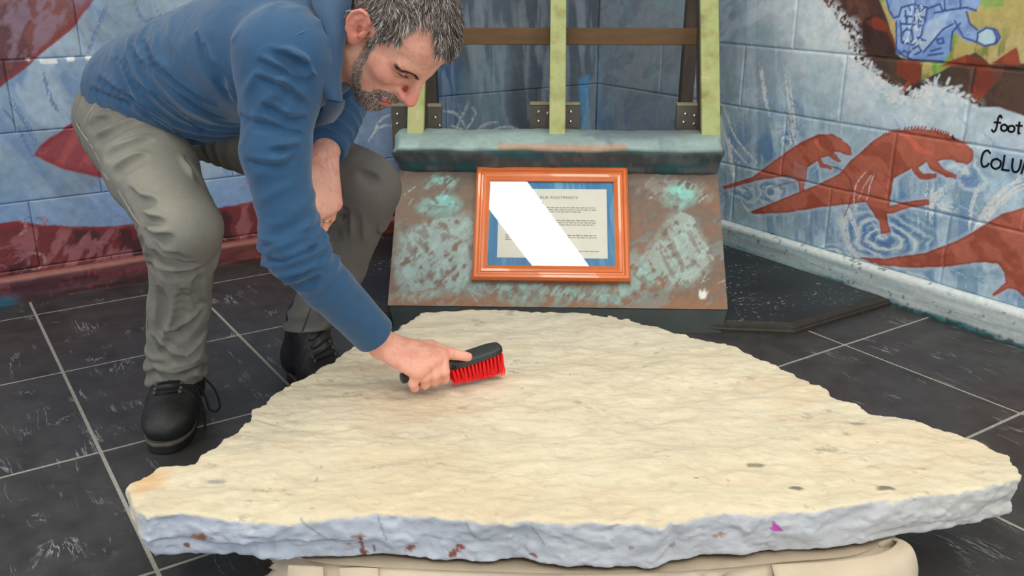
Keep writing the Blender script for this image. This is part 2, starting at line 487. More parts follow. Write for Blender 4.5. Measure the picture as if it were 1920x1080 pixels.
LP = {
 'topred': [(3.700, 0.895), (1.853, 0.888), (1.888, 0.844), (1.946, 0.786), (2.010, 0.737), (2.073, 0.688), (2.150, 0.633), (3.700, 0.459)],
 'tri': [(2.092, 0.434), (2.066, 0.462), (2.034, 0.486), (1.954, 0.534), (1.915, 0.550), (1.834, 0.532), (1.684, 0.461), (1.601, 0.381), (1.698, 0.343), (1.814, 0.323), (1.905, 0.342), (2.020, 0.384)],
 'rocks': [(3.700, 0.416), (3.700, 0.276), (2.157, 0.244), (2.088, 0.221), (1.956, 0.199), (1.832, 0.186), (1.682, 0.192), (1.468, 0.211), (1.298, 0.218), (1.120, 0.214), (0.920, 0.202), (0.894, 0.046), (0.899, -0.057), (1.434, -0.025), (3.700, 0.019), (3.700, 0.009)],
 'dark1': [(0.452, 0.725), (0.318, 0.730), (0.273, 0.659), (0.268, 0.317), (0.404, 0.330), (0.441, 0.446), (0.411, 0.606)],
 'dark2': [(0.750, 0.643), (0.646, 0.618), (0.635, 0.501), (0.657, 0.354), (0.766, 0.364)],
 'light1': [(0.634, 0.560), (0.547, 0.632), (0.435, 0.646), (0.441, 0.487), (0.429, 0.332), (0.652, 0.353)],
 'dark0': [(0.428, 0.868), (0.221, 0.865), (0.243, 0.717), (0.368, 0.702)],
 'dark3': [(0.066, 0.862), (-0.096, 0.860), (0.007, 0.709), (0.047, 0.710)],
 'bluep': [(0.095, 0.526), (0.042, 0.543), (0.031, 0.305), (0.075, 0.309)],
 'ls0': [(0.680, 0.356), (0.636, 0.432), (0.608, 0.479)],
 'ls1': [(0.690, 0.397), (0.633, 0.372), (0.598, 0.342)],
 'ls2': [(0.586, 0.347), (0.550, 0.384), (0.478, 0.392)],
 'ls3': [(0.539, 0.353), (0.441, 0.368), (0.353, 0.335)],
 'ls4': [(0.723, 0.453), (0.666, 0.435), (0.628, 0.381)],
 'ls5': [(0.633, 0.362), (0.585, 0.428), (0.599, 0.459)],
 'ls6': [(2.158, 0.581), (2.127, 0.518), (2.100, 0.422)],
 'ls7': [(2.140, 0.610), (2.109, 0.547), (2.076, 0.443)],
 'ls8': [(2.033, 0.678), (2.023, 0.602), (2.009, 0.554)],
 'ls9': [(1.836, 0.850), (1.876, 0.776), (1.915, 0.702)],
 'ls10': [(1.760, 0.864), (1.737, 0.802), (1.689, 0.816)],
 'ls11': [(1.701, 0.847), (1.677, 0.785), (1.639, 0.846)],
 'ls12': [(1.006, 0.397), (0.973, 0.441), (0.930, 0.457)],
 'ls13': [(1.028, 0.371), (0.985, 0.414), (0.925, 0.418)],
}
EP = {
 'patL': [(-0.448, 0.221), (-0.395, 0.248), (-0.303, 0.271), (-0.257, 0.284), (-0.248, 0.223), (-0.270, 0.172), (-0.250, 0.122), (-0.274, 0.055), (-0.345, 0.038), (-0.427, 0.029), (-0.452, 0.119)],
 'tealL': [(-0.392, 0.327), (-0.354, 0.341), (-0.309, 0.337), (-0.296, 0.321), (-0.323, 0.299), (-0.375, 0.299), (-0.399, 0.309)],
 'tealL2': [(-0.385, 0.390), (-0.354, 0.406), (-0.312, 0.399), (-0.332, 0.377), (-0.368, 0.370)],
 'patR': [(0.243, 0.127), (0.271, 0.178), (0.308, 0.229), (0.336, 0.285), (0.379, 0.273), (0.418, 0.197), (0.420, 0.130), (0.369, 0.080), (0.309, 0.076), (0.257, 0.095)],
 'tealR': [(0.323, 0.337), (0.340, 0.373), (0.372, 0.387), (0.395, 0.373), (0.386, 0.343), (0.354, 0.325)],
 'patT': [(0.228, 0.386), (0.308, 0.414), (0.416, 0.391), (0.445, 0.356), (0.368, 0.359), (0.274, 0.365)],
 'patM': [(0.213, 0.177), (0.236, 0.144), (0.280, 0.095), (0.219, 0.061), (0.204, 0.078)],
 'strip': [(-0.277, 0.047), (-0.217, 0.064), (-0.066, 0.058), (0.084, 0.052), (0.204, 0.064), (0.233, 0.037), (0.069, 0.024), (-0.141, 0.024)],
 'hand': [(0.394, 0.044), (0.398, 0.064), (0.406, 0.051), (0.413, 0.064), (0.415, 0.048), (0.424, 0.056), (0.411, 0.031), (0.399, 0.031)],
}
SL = {
 'top': [(-0.616, 1.288), (-0.607, 1.320), (-0.585, 1.349), (-0.531, 1.360), (-0.525, 1.400), (-0.510, 1.457), (-0.503, 1.498), (-0.487, 1.529), (-0.491, 1.562), (-0.474, 1.612), (-0.461, 1.643), (-0.432, 1.706), (-0.401, 1.765), (-0.354, 1.850), (-0.312, 1.921), (-0.274, 1.977), (-0.268, 2.011), (-0.253, 2.039), (-0.219, 2.085), (-0.143, 2.100), (-0.039, 2.108), (0.052, 2.100), (0.129, 2.085), (0.205, 2.071), (0.277, 2.032), (0.334, 1.994), (0.398, 1.937), (0.453, 1.912), (0.509, 1.845), (0.542, 1.792), (0.580, 1.732), (0.598, 1.680), (0.611, 1.673), (0.628, 1.643), (0.631, 1.619), (0.664, 1.596), (0.680, 1.558), (0.701, 1.547), (0.750, 1.534), (0.762, 1.504), (0.803, 1.477), (0.839, 1.434), (0.861, 1.403), (0.854, 1.360), (0.836, 1.319), (0.759, 1.288), (0.672, 1.264), (0.579, 1.241), (0.508, 1.226), (0.440, 1.218), (0.355, 1.204), (0.297, 1.197), (0.256, 1.190), (0.213, 1.169), (0.174, 1.173), (0.127, 1.181), (0.071, 1.178), (0.016, 1.190), (-0.048, 1.187), (-0.088, 1.197), (-0.145, 1.199), (-0.210, 1.204), (-0.274, 1.202), (-0.321, 1.195), (-0.384, 1.192), (-0.436, 1.207), (-0.503, 1.211), (-0.542, 1.208), (-0.552, 1.197)],
}


# ------------------------------------------------------------------ mural paint
def paint_right(a, b):
    P = Paint(a, b)
    s, z = P.a, P.b
    n1 = P.n(5, 5, 1); n2 = P.n(9, 22, 2, .5); n3 = P.n(26, 8, 3, .3); n4 = P.n(60, 60, 4, 0, 3)
    P.c[:] = lin((142, 164, 184))
    P.mix((112, 146, 178), sstep(.45, .72, n2))
    P.mix((176, 200, 212), sstep(.5, .72, n3) * .8)
    P.mix((154, 180, 186), sstep(.52, .75, n1) * .6)
    # grey mist above and towards the corner
    g = sstep(.30, .62, z + .25 * (.9 - s) + (n1 - .5) * .3)
    P.mix((150, 164, 174), g * .8)
    P.mix((182, 196, 206), g * sstep(.5, .7, n2) * .7)
    k = sstep(.62, .42, s + (n1 - .5) * .2)
    P.mix((126, 136, 146), k * .85)
    P.mix((142, 152, 160), k * sstep(.48, .75, n1) * .7)
    P.mix((104, 115, 128), k * sstep(.5, .7, n2) * .5)
    P.mix((120, 165, 190), sstep(.05, .0, s) * sstep(.7, .5, z) * .8)
    # light misty band under the cliff
    d, _ = segdist(P.a, P.b, RP['cliff'], True)
    P.mix((205, 214, 220), sstep(.24, .03, d + (n1 - .5) * .16) * sstep(.40, .55, z) * .75)
    # dragged vertical streaks
    v = P.n(30, 2.2, 6, 0.12)
    P.mix((196, 212, 220), sstep(.58, .8, v) * .35 * sstep(.4, .8, s))
    P.mix((88, 124, 165), sstep(.62, .8, 1 - v) * .55 * sstep(.5, .3, z))
    P.mix((128, 162, 166), sstep(.55, .8, P.n(12, 12, 8)) * .35)
    # green meadow, cliff, boulders
    P.poly(RP['cliff'], (76, 50, 42))
    P.mix((104, 66, 52), inpoly(P.wa, P.wb, RP['cliff']) * sstep(.5, .68, n3) * .7)
    P.mix((62, 58, 44), inpoly(P.wa, P.wb, RP['cliff']) * sstep(.52, .7, n1) * .6)
    k = P.poly(RP['green'], (176, 160, 98))
    P.mix((166, 176, 60), k * sstep(.42, .6, P.n(6, 9, 14)) * sstep(.80, .9, z))
    P.mix((188, 168, 120), k * sstep(.55, .7, n2) * .6)
    P.mix((110, 118, 60), k * sstep(.55, .72, P.n(50, 14, 15)) * sstep(.86, .74, z) * .8)
    P.mix((90, 160, 60), k * sstep(.68, .76, P.n(16, 16, 16)) * .6)
    for nm, c in (('rock1', (66, 42, 36)), ('red1', (128, 54, 38)), ('red2', (146, 66, 44)), ('dark2', (70, 56, 44)), ('red3', (138, 60, 42)), ('red4', (146, 66, 44)), ('dark3', (80, 60, 48))):
        k = P.poly(RP[nm], c)
        P.mix(np.array(c) * .7, k * sstep(.5, .7, n3) * .6)
    # blue armoured dinosaur, drawn in line
    k = P.poly(RP['creature'], (140, 165, 206), rough=False)
    P.mix((104, 134, 186), k * sstep(.5, .68, n4) * .7)
    P.poly(RP['legback'], (112, 142, 192), rough=False, w=.8)
    P.poly(RP['legfront'], (170, 190, 220), rough=False, w=.8)
    P.poly(RP['head'], (158, 180, 212), rough=False)
    P.poly(RP['foot'], (176, 200, 226), rough=False)
    for i in range(26):
        P.stroke(RP['cl%d' % i], .0042, (48, 72, 134), w=.95, taper=False, soft=.7)
    for q in range(26):
        c = RP['head'][0]
        x, y = random.uniform(min(p[0] for p in RP['head']), max(p[0] for p in RP['head'])), random.uniform(min(p[1] for p in RP['head']), max(p[1] for p in RP['head']))
        P.stroke([(x, y), (x + random.uniform(-.01, .01), y + .01)], .003, random.choice([(222, 232, 242), (60, 86, 150)]), taper=False)
    # breaking foam along the foot of the cliff
    cl = RP['cliff'][:18]
    d, _ = segdist(P.a, P.b, cl)
    fo = sstep(.036, .0, d + (n1 - .5) * .05) * sstep(.38, .62, P.n(130, 130, 21, .2, 3))
    P.mix((222, 226, 230), fo * .6)
    for q in range(260):
        i = random.randrange(1, len(cl) - 1); t_ = random.random()
        x = cl[i][0] * (1 - t_) + cl[i + 1][0] * t_ + random.gauss(0, .018); y = cl[i][1] * (1 - t_) + cl[i + 1][1] * t_ + random.gauss(-.016, .016)
        a = random.uniform(0, 3.1); l = random.uniform(.004, .018)
        P.stroke([(x, y), (x + l * math.cos(a), y + l * math.sin(a))], random.uniform(.003, .0065), random.choice([(228, 231, 235), (214, 220, 226), (198, 208, 216)]), w=.65, taper=False)
    P.mix((190, 202, 212), sstep(.1, .02, d) * sstep(.5, .65, P.n(40, 40, 22)) * .6 * (~inpoly(P.wa, P.wb, RP['cliff'])))
    # swirling water low down
    c0 = RP['ripc'][0]; dx, dy = P.a - c0[0], (P.b - c0[1] + .01) * 1.9
    r = np.hypot(dx, dy) + (n1 - .5) * .05
    sw = sstep(.24, .03, r)
    wv = .5 + .5 * np.sin(r * 150 + (n2 - .5) * 8)
    P.mix((212, 222, 232), sw * sstep(.6, .9, wv) * .85)
    P.mix((66, 108, 168), sw * sstep(.7, .95, 1 - wv) * .8)
    for (cx, cy, rr) in ((.95, .24, .10), (1.55, .06, .12), (1.22, .07, .10), (1.75, .24, .14), (.83, .22, .08), (1.62, .43, .10), (1.0, .42, .1)):
        r = np.hypot(P.a - cx, (P.b - cy) * 1.5) + (n2 - .5) * .06
        wv = .5 + .5 * np.sin(r * 170 + n1 * 9)
        P.mix((214, 222, 232), sstep(rr, rr * .3, r) * sstep(.6, .9, wv) * .7)
        P.mix((84, 122, 176), sstep(rr, rr * .3, r) * sstep(.75, .95, 1 - wv) * .6)
    # curved dry-brush spray
    for i in range(20):
        pl = curve(RP['ws%d' % i], 5)
        for q in range(3):
            of = np.array([random.uniform(-.012, .012), random.uniform(-.008, .008)])
            P.stroke(pl + of, .0052, (226, 233, 238), w=.8, dry=.32)
    for q in range(260):
        x = random.uniform(.62, 2.2); y = random.uniform(.10, .52)
        a = random.choice([1.1, 1.3, 1.7, 2.0, .5, 2.6]) + random.uniform(-.2, .2); l = random.uniform(.04, .12)
        pl = curve([(x, y), (x + l * .5 * math.cos(a) + .01, y + l * .5 * math.sin(a)), (x + l * math.cos(a + .5), y + l * math.sin(a + .5))], 4)
        P.stroke(pl, random.uniform(.002, .005), random.choice([(206, 218, 228), (188, 206, 220), (84, 124, 180), (120, 160, 190)]), w=.6, dry=.5)
    # halo, then the three rust-red dinosaurs
    for nm in ('dino1', 'dino2', 'dino3'):
        d, _ = segdist(P.a, P.b, RP[nm], True)
        P.mix((176, 190, 204), sstep(.016, .003, d) * .6)
    for nm in ('dino1', 'dino2', 'dino3'):
        poly = RP[nm] if nm != 'dino1' else RP[nm]
        x, y = P.a + (n4 - .5) * .004, P.b + (n4 - .5) * .004
        k = soft_in(x, y, poly, .0026)
        P.mix((174, 96, 76), k)
        P.mix((148, 74, 56), k * sstep(.5, .72, P.n(10, 30, 31, -.5)) * .8)
        P.mix((186, 104, 86), k * sstep(.52, .72, P.n(14, 14, 32)) * .6)
        d, _ = segdist(P.a, P.b, poly, True)
        P.mix((134, 60, 48), k * sstep(.008, .001, d) * .7)
    P.poly(RP['pale1'], (178, 120, 116), w=.7)
    P.poly(RP['pink0'], (206, 108, 88)); P.poly(RP['pink1'], (204, 104, 82))
    for k in range(22):                      # short ridge spines on the biggest one's back
        i = k / 21; pl = curve(RP['dino2'][7:12], 6); q = pl[int(i * (len(pl) - 1))]
        P.stroke([q, q + np.array([.002, .005])], .0034, (150, 72, 56), taper=False)
    P.stroke(RP['dino2'][11:12] + [(RP['dino2'][11][0] + .008, RP['dino2'][11][1] - .006)], .005, (40, 26, 24), taper=False)
    # rust body lines: haunch and belly contour
    d2 = RP['dino2']
    P.stroke(curve([(1.16, .37), (1.23, .36), (1.265, .32), (1.265, .27), (1.25, .22)], 5), .003, (120, 50, 40), w=.8, taper=False)
    P.stroke(curve([(.93, .245), (1.02, .285), (1.1, .31)], 5), .003, (136, 62, 50), w=.6)
    # spray drawn over the big tail
    for i in (3, 4, 5): P.stroke(curve(RP['ws%d' % i], 6), .004, (216, 196, 190), w=.8, dry=.35)
    return np.clip(P.c * 1.32, 0, .85)


def paint_left(a, b):
    P = Paint(a, b)
    n1 = P.n(5, 5, 1); n2 = P.n(7, 26, 2, 1.0); n3 = P.n(22, 6, 3, -.4); n4 = P.n(45, 45, 4, 0, 3)
    t, z = P.a, P.b
    P.c[:] = lin((126, 148, 172))
    P.mix((104, 130, 164), sstep(.45, .7, n2) * .8)
    P.mix((156, 172, 188), sstep(.5, .72, n3) * .7)
    P.mix((118, 130, 138), sstep(.5, .7, n1) * .5)
    P.mix((116, 144, 184), sstep(.36, .2, z + (n1 - .5) * .2) * .8)
    P.mix((150, 168, 184), sstep(.75, .9, z) * sstep(1.9, 1.5, t) * .6)
    # greyer animal flank behind the stand
    k = sstep(1.0, .75, t + (n1 - .5) * .2)
    P.mix((124, 134, 144), k * .9)
    v = P.n(3, 24, 5, 1.45)
    P.mix((96, 106, 118), k * sstep(.5, .66, v) * .9)
    P.mix((150, 160, 168), k * sstep(.52, .75, 1 - v) * .6)
    k2 = sstep(1.15, .95, t) * sstep(.72, .84, t) * sstep(.62, .5, z)
    P.mix((128, 148, 184), k2 * .8)
    P.poly(LP['dark0'], (88, 96, 106), soft=.05)
    P.poly(LP['dark1'], (84, 92, 104), soft=.03, w=.9)
    P.poly(LP['dark2'], (70, 104, 140), soft=.03)
    P.poly(LP['light1'], (124, 150, 164), soft=.05, w=.7)
    P.poly(LP['dark3'], (90, 98, 108), soft=.02)
    P.poly(LP['bluep'], (96, 156, 198), soft=.015)
    P.mix((170, 182, 192), k * sstep(.6, .8, P.n(4, 26, 17, 1.5)) * .35)
    # dark red masses
    for nm, c0, c1, c2 in (('topred', (116, 64, 60), (84, 48, 56), (128, 104, 120)), ('tri', (136, 62, 68), (96, 52, 60), (160, 76, 74)), ('rocks', (108, 44, 46), (60, 30, 34), (150, 92, 96))):
        k = P.poly(LP[nm], c0)
        P.mix(c1, k * sstep(.48, .66, P.n(12, 12, 41)) * .9)
        P.mix(c2, k * sstep(.52, .7, P.n(30, 12, 42, .6)) * .75)
        d, _ = segdist(P.a, P.b, LP[nm], True)
        P.mix((128, 40, 46), k * sstep(.02, .004, d) * .7)
    k = inpoly(P.wa, P.wb, LP['topred'])
    P.mix((110, 96, 122), k * sstep(.82, .93, z + (n1 - .5) * .15) * .8)
    k = inpoly(P.wa, P.wb, LP['rocks'])
    for q in range(60):
        x = random.uniform(.7, 2.3); y = random.uniform(.07, .24); r = random.uniform(.015, .04)
        pl = [(x + r * math.cos(w), y + r * .8 * math.sin(w)) for w in np.linspace(random.uniform(0, 2), random.uniform(3, 5.5), 9)]
        P.stroke(pl, random.uniform(.002, .006), random.choice([(168, 70, 72), (52, 26, 30), (150, 110, 120), (134, 48, 52), (186, 150, 150)]), w=.6, dry=.4)
    for i in range(14):
        pl = curve(LP['ls%d' % i], 6)
        c = (206, 212, 216) if i < 6 or i > 11 else (84, 108, 150)
        for q in range(3):
            P.stroke(pl + np.array([random.uniform(-.006, .006), random.uniform(-.004, .004)]), .0034, c, w=.85, dry=.35)
    # chips of white along one bed joint
    ch = sstep(.009, .003, np.abs(z - .702 - .004 * np.sin(t * 40))) * sstep(.50, .62, P.n(42, 10, 71, 0, 2)) * (t > 1.80) * (t < 2.12)
    P.mix((232, 232, 228), ch)
    return np.clip(P.c * 1.22, 0, .85)


def build_wall(name, a_dir, nrm, paint, offs, amax, fine, zdet, da, gap=1.0):
    """block wall: recessed joint face + every concrete block a painted piece"""
    def at(a, z, d):
        a, z = np.asarray(a, float), np.asarray(z, float)
        return CORN + a[..., None] * a_dir + z[..., None] * np.array([0, 0, 1.0]) + np.asarray(d)[..., None] * nrm
    # joint face
    na, nz = int(amax / .02), int(CEIL / .02)
    A, Z = np.meshgrid(np.linspace(-.02, amax, na), np.linspace(0, CEIL, nz), indexing='ij')
    V = at(A, Z, np.full(A.shape, -.0045)).reshape(-1, 3)
    idx = np.arange(na * nz).reshape(na, nz)
    F = np.stack([idx[:-1, :-1], idx[1:, :-1], idx[1:, 1:], idx[:-1, 1:]], -1).reshape(-1, 4)
    if np.cross(a_dir, [0, 0, 1]) @ nrm < 0: F = F[:, ::-1]
    cols = paint(A, Z) * (1 - .14 * gap)
    wall = tag(mesh_obj(name, V, np.ascontiguousarray(F), M_MURAL, None, cols), kind='structure')
    # a solid backing behind the joint face
    b = MB()
    mid = CORN + a_dir * amax / 2 - nrm * .06 + np.array([0, 0, CEIL / 2])
    b.box((amax, .1, CEIL), frame(mid, a_dir, nrm, np.array([0, 0, 1.0])))
    b.build('wall_core', M_CEIL, wall)
    courses = [0.0] + [.098 + .2035 * k for k in range(14)]
    for ci in range(len(courses) - 1):
        z0, z1 = courses[ci], min(courses[ci + 1], CEIL)
        if z0 >= CEIL - .01: break
        o = offs[ci % 2]
        e = [0.0] + [o + .406 * k for k in range(30) if 0.02 < o + .406 * k < amax] + [amax]
        for x0, x1 in zip(e[:-1], e[1:]):
            hi = z1 < zdet and x0 < fine
            st = da if hi else .05
            G = .0028 * gap
            x0i, x1i, z0i, z1i = x0 + G, x1 - G, z0 + G, z1 - G
            nx, ny = max(2, int((x1i - x0i) / st) + 1), max(2, int((z1i - z0i) / st) + 1)
            A, Z = np.meshgrid(np.linspace(x0i, x1i, nx), np.linspace(z0i, z1i, ny), indexing='ij')
            D = (fbm(np.stack([A * 9, Z * 9], -1), 2, 3) - .5) * .003
            edge = np.minimum(np.minimum(A - x0i, x1i - A), np.minimum(Z - z0i, z1i - Z))
            D = D - .0022 * gap * sstep(.004, 0, edge)
            # border ring folded back to the joint
            def ring(Mx, lo, hi_, axis):
                return Mx
            A2 = np.pad(A, 1, mode='edge'); Z2 = np.pad(Z, 1, mode='edge'); D2 = np.pad(D, 1, mode='edge')
            Q = .0022 * gap
            A2[0, :] -= Q; A2[-1, :] += Q; Z2[:, 0] -= Q; Z2[:, -1] += Q
            D2[0, :] = D2[-1, :] = -.007; D2[:, 0] = D2[:, -1] = -.007
            V = at(A2, Z2, D2).reshape(-1, 3)
            n0, n1 = A2.shape
            idx = np.arange(n0 * n1).reshape(n0, n1)
            F = np.stack([idx[:-1, :-1], idx[1:, :-1], idx[1:, 1:], idx[:-1, 1:]], -1).reshape(-1, 4)
            if np.cross(a_dir, [0, 0, 1]) @ nrm < 0: F = F[:, ::-1]
            mesh_obj('block', V, np.ascontiguousarray(F), M_MURAL, wall, paint_cache(name, paint, A2, Z2), smooth=False)
    return wall


_jobs = []
def paint_cache(name, paint, A, Z):
    # paint is evaluated once for the whole wall after all blocks exist
    _jobs.append((name, paint, A.ravel().copy(), Z.ravel().copy()))
    return np.zeros((A.size, 3), dtype=np.float32)


wall_right = build_wall('wall_right', U, -W, paint_right, (.58, .378), 3.6, 2.05, .93, .0029)
wall_left = build_wall('wall_left', -W, U, paint_left, (.30, .505), 3.6, 2.4, .93, .0042, .42)
for w_, fn in ((wall_right, paint_right), (wall_left, paint_left)):
    ch = [c for c in w_.children if c.name.startswith('block')]
    jobs = [j for j in _jobs if j[0] == w_.name]
    A = np.concatenate([j[2] for j in jobs]); Z = np.concatenate([j[3] for j in jobs])
    cc = fn(A, Z); p0 = 0
    for c, j in zip(ch, jobs):
        n = len(j[2]); c4 = np.ones((n, 4), dtype=np.float32); c4[:, :3] = cc[p0:p0 + n]; p0 += n
        c.data.color_attributes['Col'].data.foreach_set('color', c4.ravel())


# painted lettering on the right wall (runs out of the frame)
M_INK = mat('black_mural_paint', (22, 26, 34), rough=.5, var=.1)
def wall_pt(s, z, d=.0012): return CORN + U * s + np.array([0, 0, z]) - W * d
def lettering(words, name):
    m = MB()
    for pl, wd in words:
        pl = curve(pl, 6)
        V = [wall_pt(x, y) for x, y in pl]
        for i in range(len(pl) - 1):
            a, b = np.array(pl[i]), np.array(pl[i + 1]); t = b - a; L = np.hypot(*t)
            if L < 1e-6: continue
            t = t / L; nrm = np.array([-t[1], t[0]]) * wd; a = a - t * wd * .6; b = b + t * wd * .6
            vs = [m.bm.verts.new(wall_pt(*q)) for q in (a - nrm, b - nrm, b + nrm, a + nrm)]
            m.bm.faces.new(vs)
    return m.build(name, M_INK, wall_right)
def px_glyph(pts, s0, z0, sc): return [(s0 + x * sc, z0 + y * sc) for x, y in pts]
G = {
 'f': [[(.9, 1.75), (.65, 2.05), (.42, 1.7), (.4, .9), (.36, .1), (.1, -.3), (-.25, -.1)], [(-.05, 1.0), (.4, 1.05), (.85, 1.05)]],
 'o': [[(.5, .9), (.1, .7), (.08, .2), (.5, 0), (.88, .25), (.85, .7), (.5, .9)]],
 't': [[(.4, 1.5), (.42, .6), (.5, .0), (.7, .02)], [(.0, 1.0), (.85, 1.05)]],
 'p': [[(.1, .9), (.12, .2), (.1, -.7)], [(.1, .7), (.5, .95), (.85, .6), (.6, .1), (.12, .15)]],
 'r': [[(.1, .9), (.12, .0)], [(.12, .6), (.4, .9), (.7, .85)]],
 'C': [[(.95, 1.55), (.6, 1.8), (.2, 1.5), (.1, .7), (.35, .05), (.75, .1), (1.0, .45)]],
 'O': [[(.55, 1.1), (.1, .85), (.05, .3), (.5, .0), (1.0, .3), (1.0, .85), (.55, 1.1)]],
 'L': [[(.1, 1.6), (.12, .8), (.1, .05)], [(.1, .05), (.5, .05), (.85, .1)]],
 'U': [[(.05, 1.4), (.1, .5), (.4, .05), (.8, .2), (.95, .8), (.95, 1.4)]],
 'M': [[(.05, .0), (.25, 1.5)], [(.25, 1.5), (.6, .4)], [(.6, .4), (.95, 1.5)], [(.95, 1.5), (1.1, 0)]],
}
def word(txt, s0, z0, sc, adv, wd, slope=0.0):
    out = []
    x = 0
    for ch in txt:
        for g in G[ch]:
            out.append(([(s0 + (x + q[0]) * sc, z0 + (q[1]) * sc + slope * x * sc) for q in g], wd))
        x += adv.get(ch, 1.15)
    return out
lettering(word('foot', 1.676, .553, .0185, {'f': 1.0, 'o': 1.05}, .0026), 'lettering')
lettering(word('COLUM', 1.655, .452, .0245, {'C': 1.25, 'L': 1.0, 'O': 1.2}, .0027), 'lettering')


# ------------------------------------------------------------------ skirting curbs
def curb(name, a_dir, nrm, h, prof, amax, paint, fine):
    na = int(amax / .006)
    q_ = np.array(prof); dl = np.concatenate([[0], np.cumsum(np.linalg.norm(np.diff(q_, axis=0), axis=1))]); tt_ = np.linspace(0, dl[-1], 30)
    prof = list(zip(np.interp(tt_, dl, q_[:, 0]), np.interp(tt_, dl, q_[:, 1])))
    A = np.linspace(0, amax, na)
    V = np.zeros((na, len(prof), 3)); AA = np.zeros((na, len(prof))); LL = np.zeros_like(AA)
    acc = 0
    for k, (d, z) in enumerate(prof):
        if k: acc += math.hypot(d - prof[k - 1][0], z - prof[k - 1][1])
        wob = (fbm(np.stack([A * 6, np.full(na, k * .18)], -1), 2, 9) - .5) * .004
        V[:, k] = CORN + A[:, None] * a_dir + np.array([0, 0, z]) + (d + wob * (d > .01))[:, None] * nrm
        AA[:, k] = A; LL[:, k] = acc
    idx = np.arange(na * len(prof)).reshape(na, len(prof))
    F = np.stack([idx[:-1, :-1], idx[1:, :-1], idx[1:, 1:], idx[:-1, 1:]], -1).reshape(-1, 4)
    if np.cross(a_dir, [0, 0, 1]) @ nrm < 0: F = F[:, ::-1]
    o = mesh_obj(name, V.reshape(-1, 3), np.ascontiguousarray(F), M_CURB, None, paint(AA.ravel(), LL.ravel(), acc), smooth=True)
    return tag(o, kind='structure')


def paint_curb_r(a, l, tot):
    P = Paint(a, l); a, l = P.a, P.b
    n1 = P.n(6, 20, 1); n2 = P.n(3, 70, 2); n3 = P.n(80, 60, 3, 0, 3)
    P.c[:] = lin((168, 190, 194))
    P.mix((186, 192, 190), sstep(1.0, 1.5, a + (n1 - .5) * .4) * .9)
    P.mix((146, 178, 188), sstep(.5, .7, n1) * sstep(1.5, .9, a) * .9)
    P.mix((206, 212, 210), sstep(.52, .7, n2) * .8)
    P.mix((120, 150, 156), sstep(.62, .74, n2) * .5)
    P.mix((216, 222, 220), sstep(.072, .09, l) * sstep(.125, .1, l) * .8)  # highlight along the rounded top, painted in
    P.mix((52, 116, 122), sstep(.022, .010, l + (n1 - .5) * .025) * sstep(1.1, 1.25, a) * .95)
    P.mix((44, 60, 62), sstep(.012, .003, l + (n3 - .5) * .02) * .8)
    P.mix((70, 84, 84), sstep(.90, .97, n3) * .7)
    return np.clip(P.c * 1.25, 0, .85)


def paint_curb_l(a, l, tot):
    P = Paint(a, l); a, l = P.a, P.b
    n1 = P.n(7, 22, 1); n2 = P.n(20, 20, 2); n3 = P.n(70, 50, 3)
    P.c[:] = lin((108, 56, 62))
    P.mix((74, 42, 50), sstep(.48, .66, n2) * .9)
    P.mix((136, 88, 98), sstep(.52, .7, n1) * .8)
    P.mix((118, 62, 44), sstep(1.75, 1.4, a) * .7)
    P.mix((158, 100, 88), sstep(.066, .076, l) * sstep(.100, .086, l) * .8)  # paler rim on the rounded top, a painted highlight
    P.mix((64, 46, 44), sstep(.03, .012, l + (n1 - .5) * .03) * .8)
    P.mix((36, 100, 124), sstep(2.18, 2.24, a) * sstep(.04, .02, l) * .9)
    P.mix((176, 60, 70), sstep(.85, .95, n3) * .5)
    return P.c


curb('baseboard_right', U, -W, .1, [(.021, 0), (.021, .03), (.021, .06), (.0205, .082), (.017, .091), (.010, .097), (.003, .099), (-.006, .099)], 3.6, paint_curb_r, 2.2)
curb('baseboard_left', -W, U, .085, [(.021, 0), (.021, .03), (.021, .055), (.0205, .070), (.017, .078), (.010, .083), (.003, .085), (-.006, .085)], 3.6, paint_curb_l, 2.5)

# ceiling
c = MB(); c.box((9, 9, .06), Matrix.Translation((0, 0.2, CEIL + .03)))
tag(c.build('ceiling', M_CEIL), kind='structure')

# fluorescent ceiling fittings, parallel to the right wall; one is the stripe mirrored in the notice's glass, the rest are added
M_DIFF, nt, b = new_mat('fluorescent_diffuser')
b.inputs['Emission Color'].default_value = (*LAMP_COL, 1); b.inputs['Emission Strength'].default_value = LAMP
b.inputs['Base Color'].default_value = (.9, .9, .9, 1)
def ceiling_light(c, label):
    r = empty('ceiling_light', (c[0], c[1], CEIL), ANG)
    tag(r, label, 'ceiling light', 'fluorescent fittings on the ceiling')
    m = MB()
    for sy in (-1, 1): m.box((1.62, .02, .05), Matrix.Translation((0, sy * .145, -.025)))
    for sx in (-1, 1): m.box((.02, .27, .05), Matrix.Translation((sx * .80, 0, -.025)))
    m.box((1.6, .28, .01), Matrix.Translation((0, 0, -.006)))
    m.build('housing', M_WHITE, r)
    MB().box((1.58, .255, .004), Matrix.Translation((0, 0, -.047))).build('diffuser', M_DIFF, r)
    return r
LC = np.array([0.03, 1.585, 0])
ceiling_light(LC, 'fluorescent ceiling fitting mirrored as a white stripe in the notice glass')
for du, dw, lab in ((-.1, -1.9, 'added unseen ceiling fitting above the crouching man'), (1.9, 1.2, 'added unseen ceiling fitting above the right wall'), (2.0, -.9, 'added unseen ceiling fitting above the front of the slab'), (3.9, 0.6, 'added unseen ceiling fitting farthest behind the viewpoint')):  # unseen fittings added to raise the room light
    ceiling_light(LC + U * du + W * dw, lab)

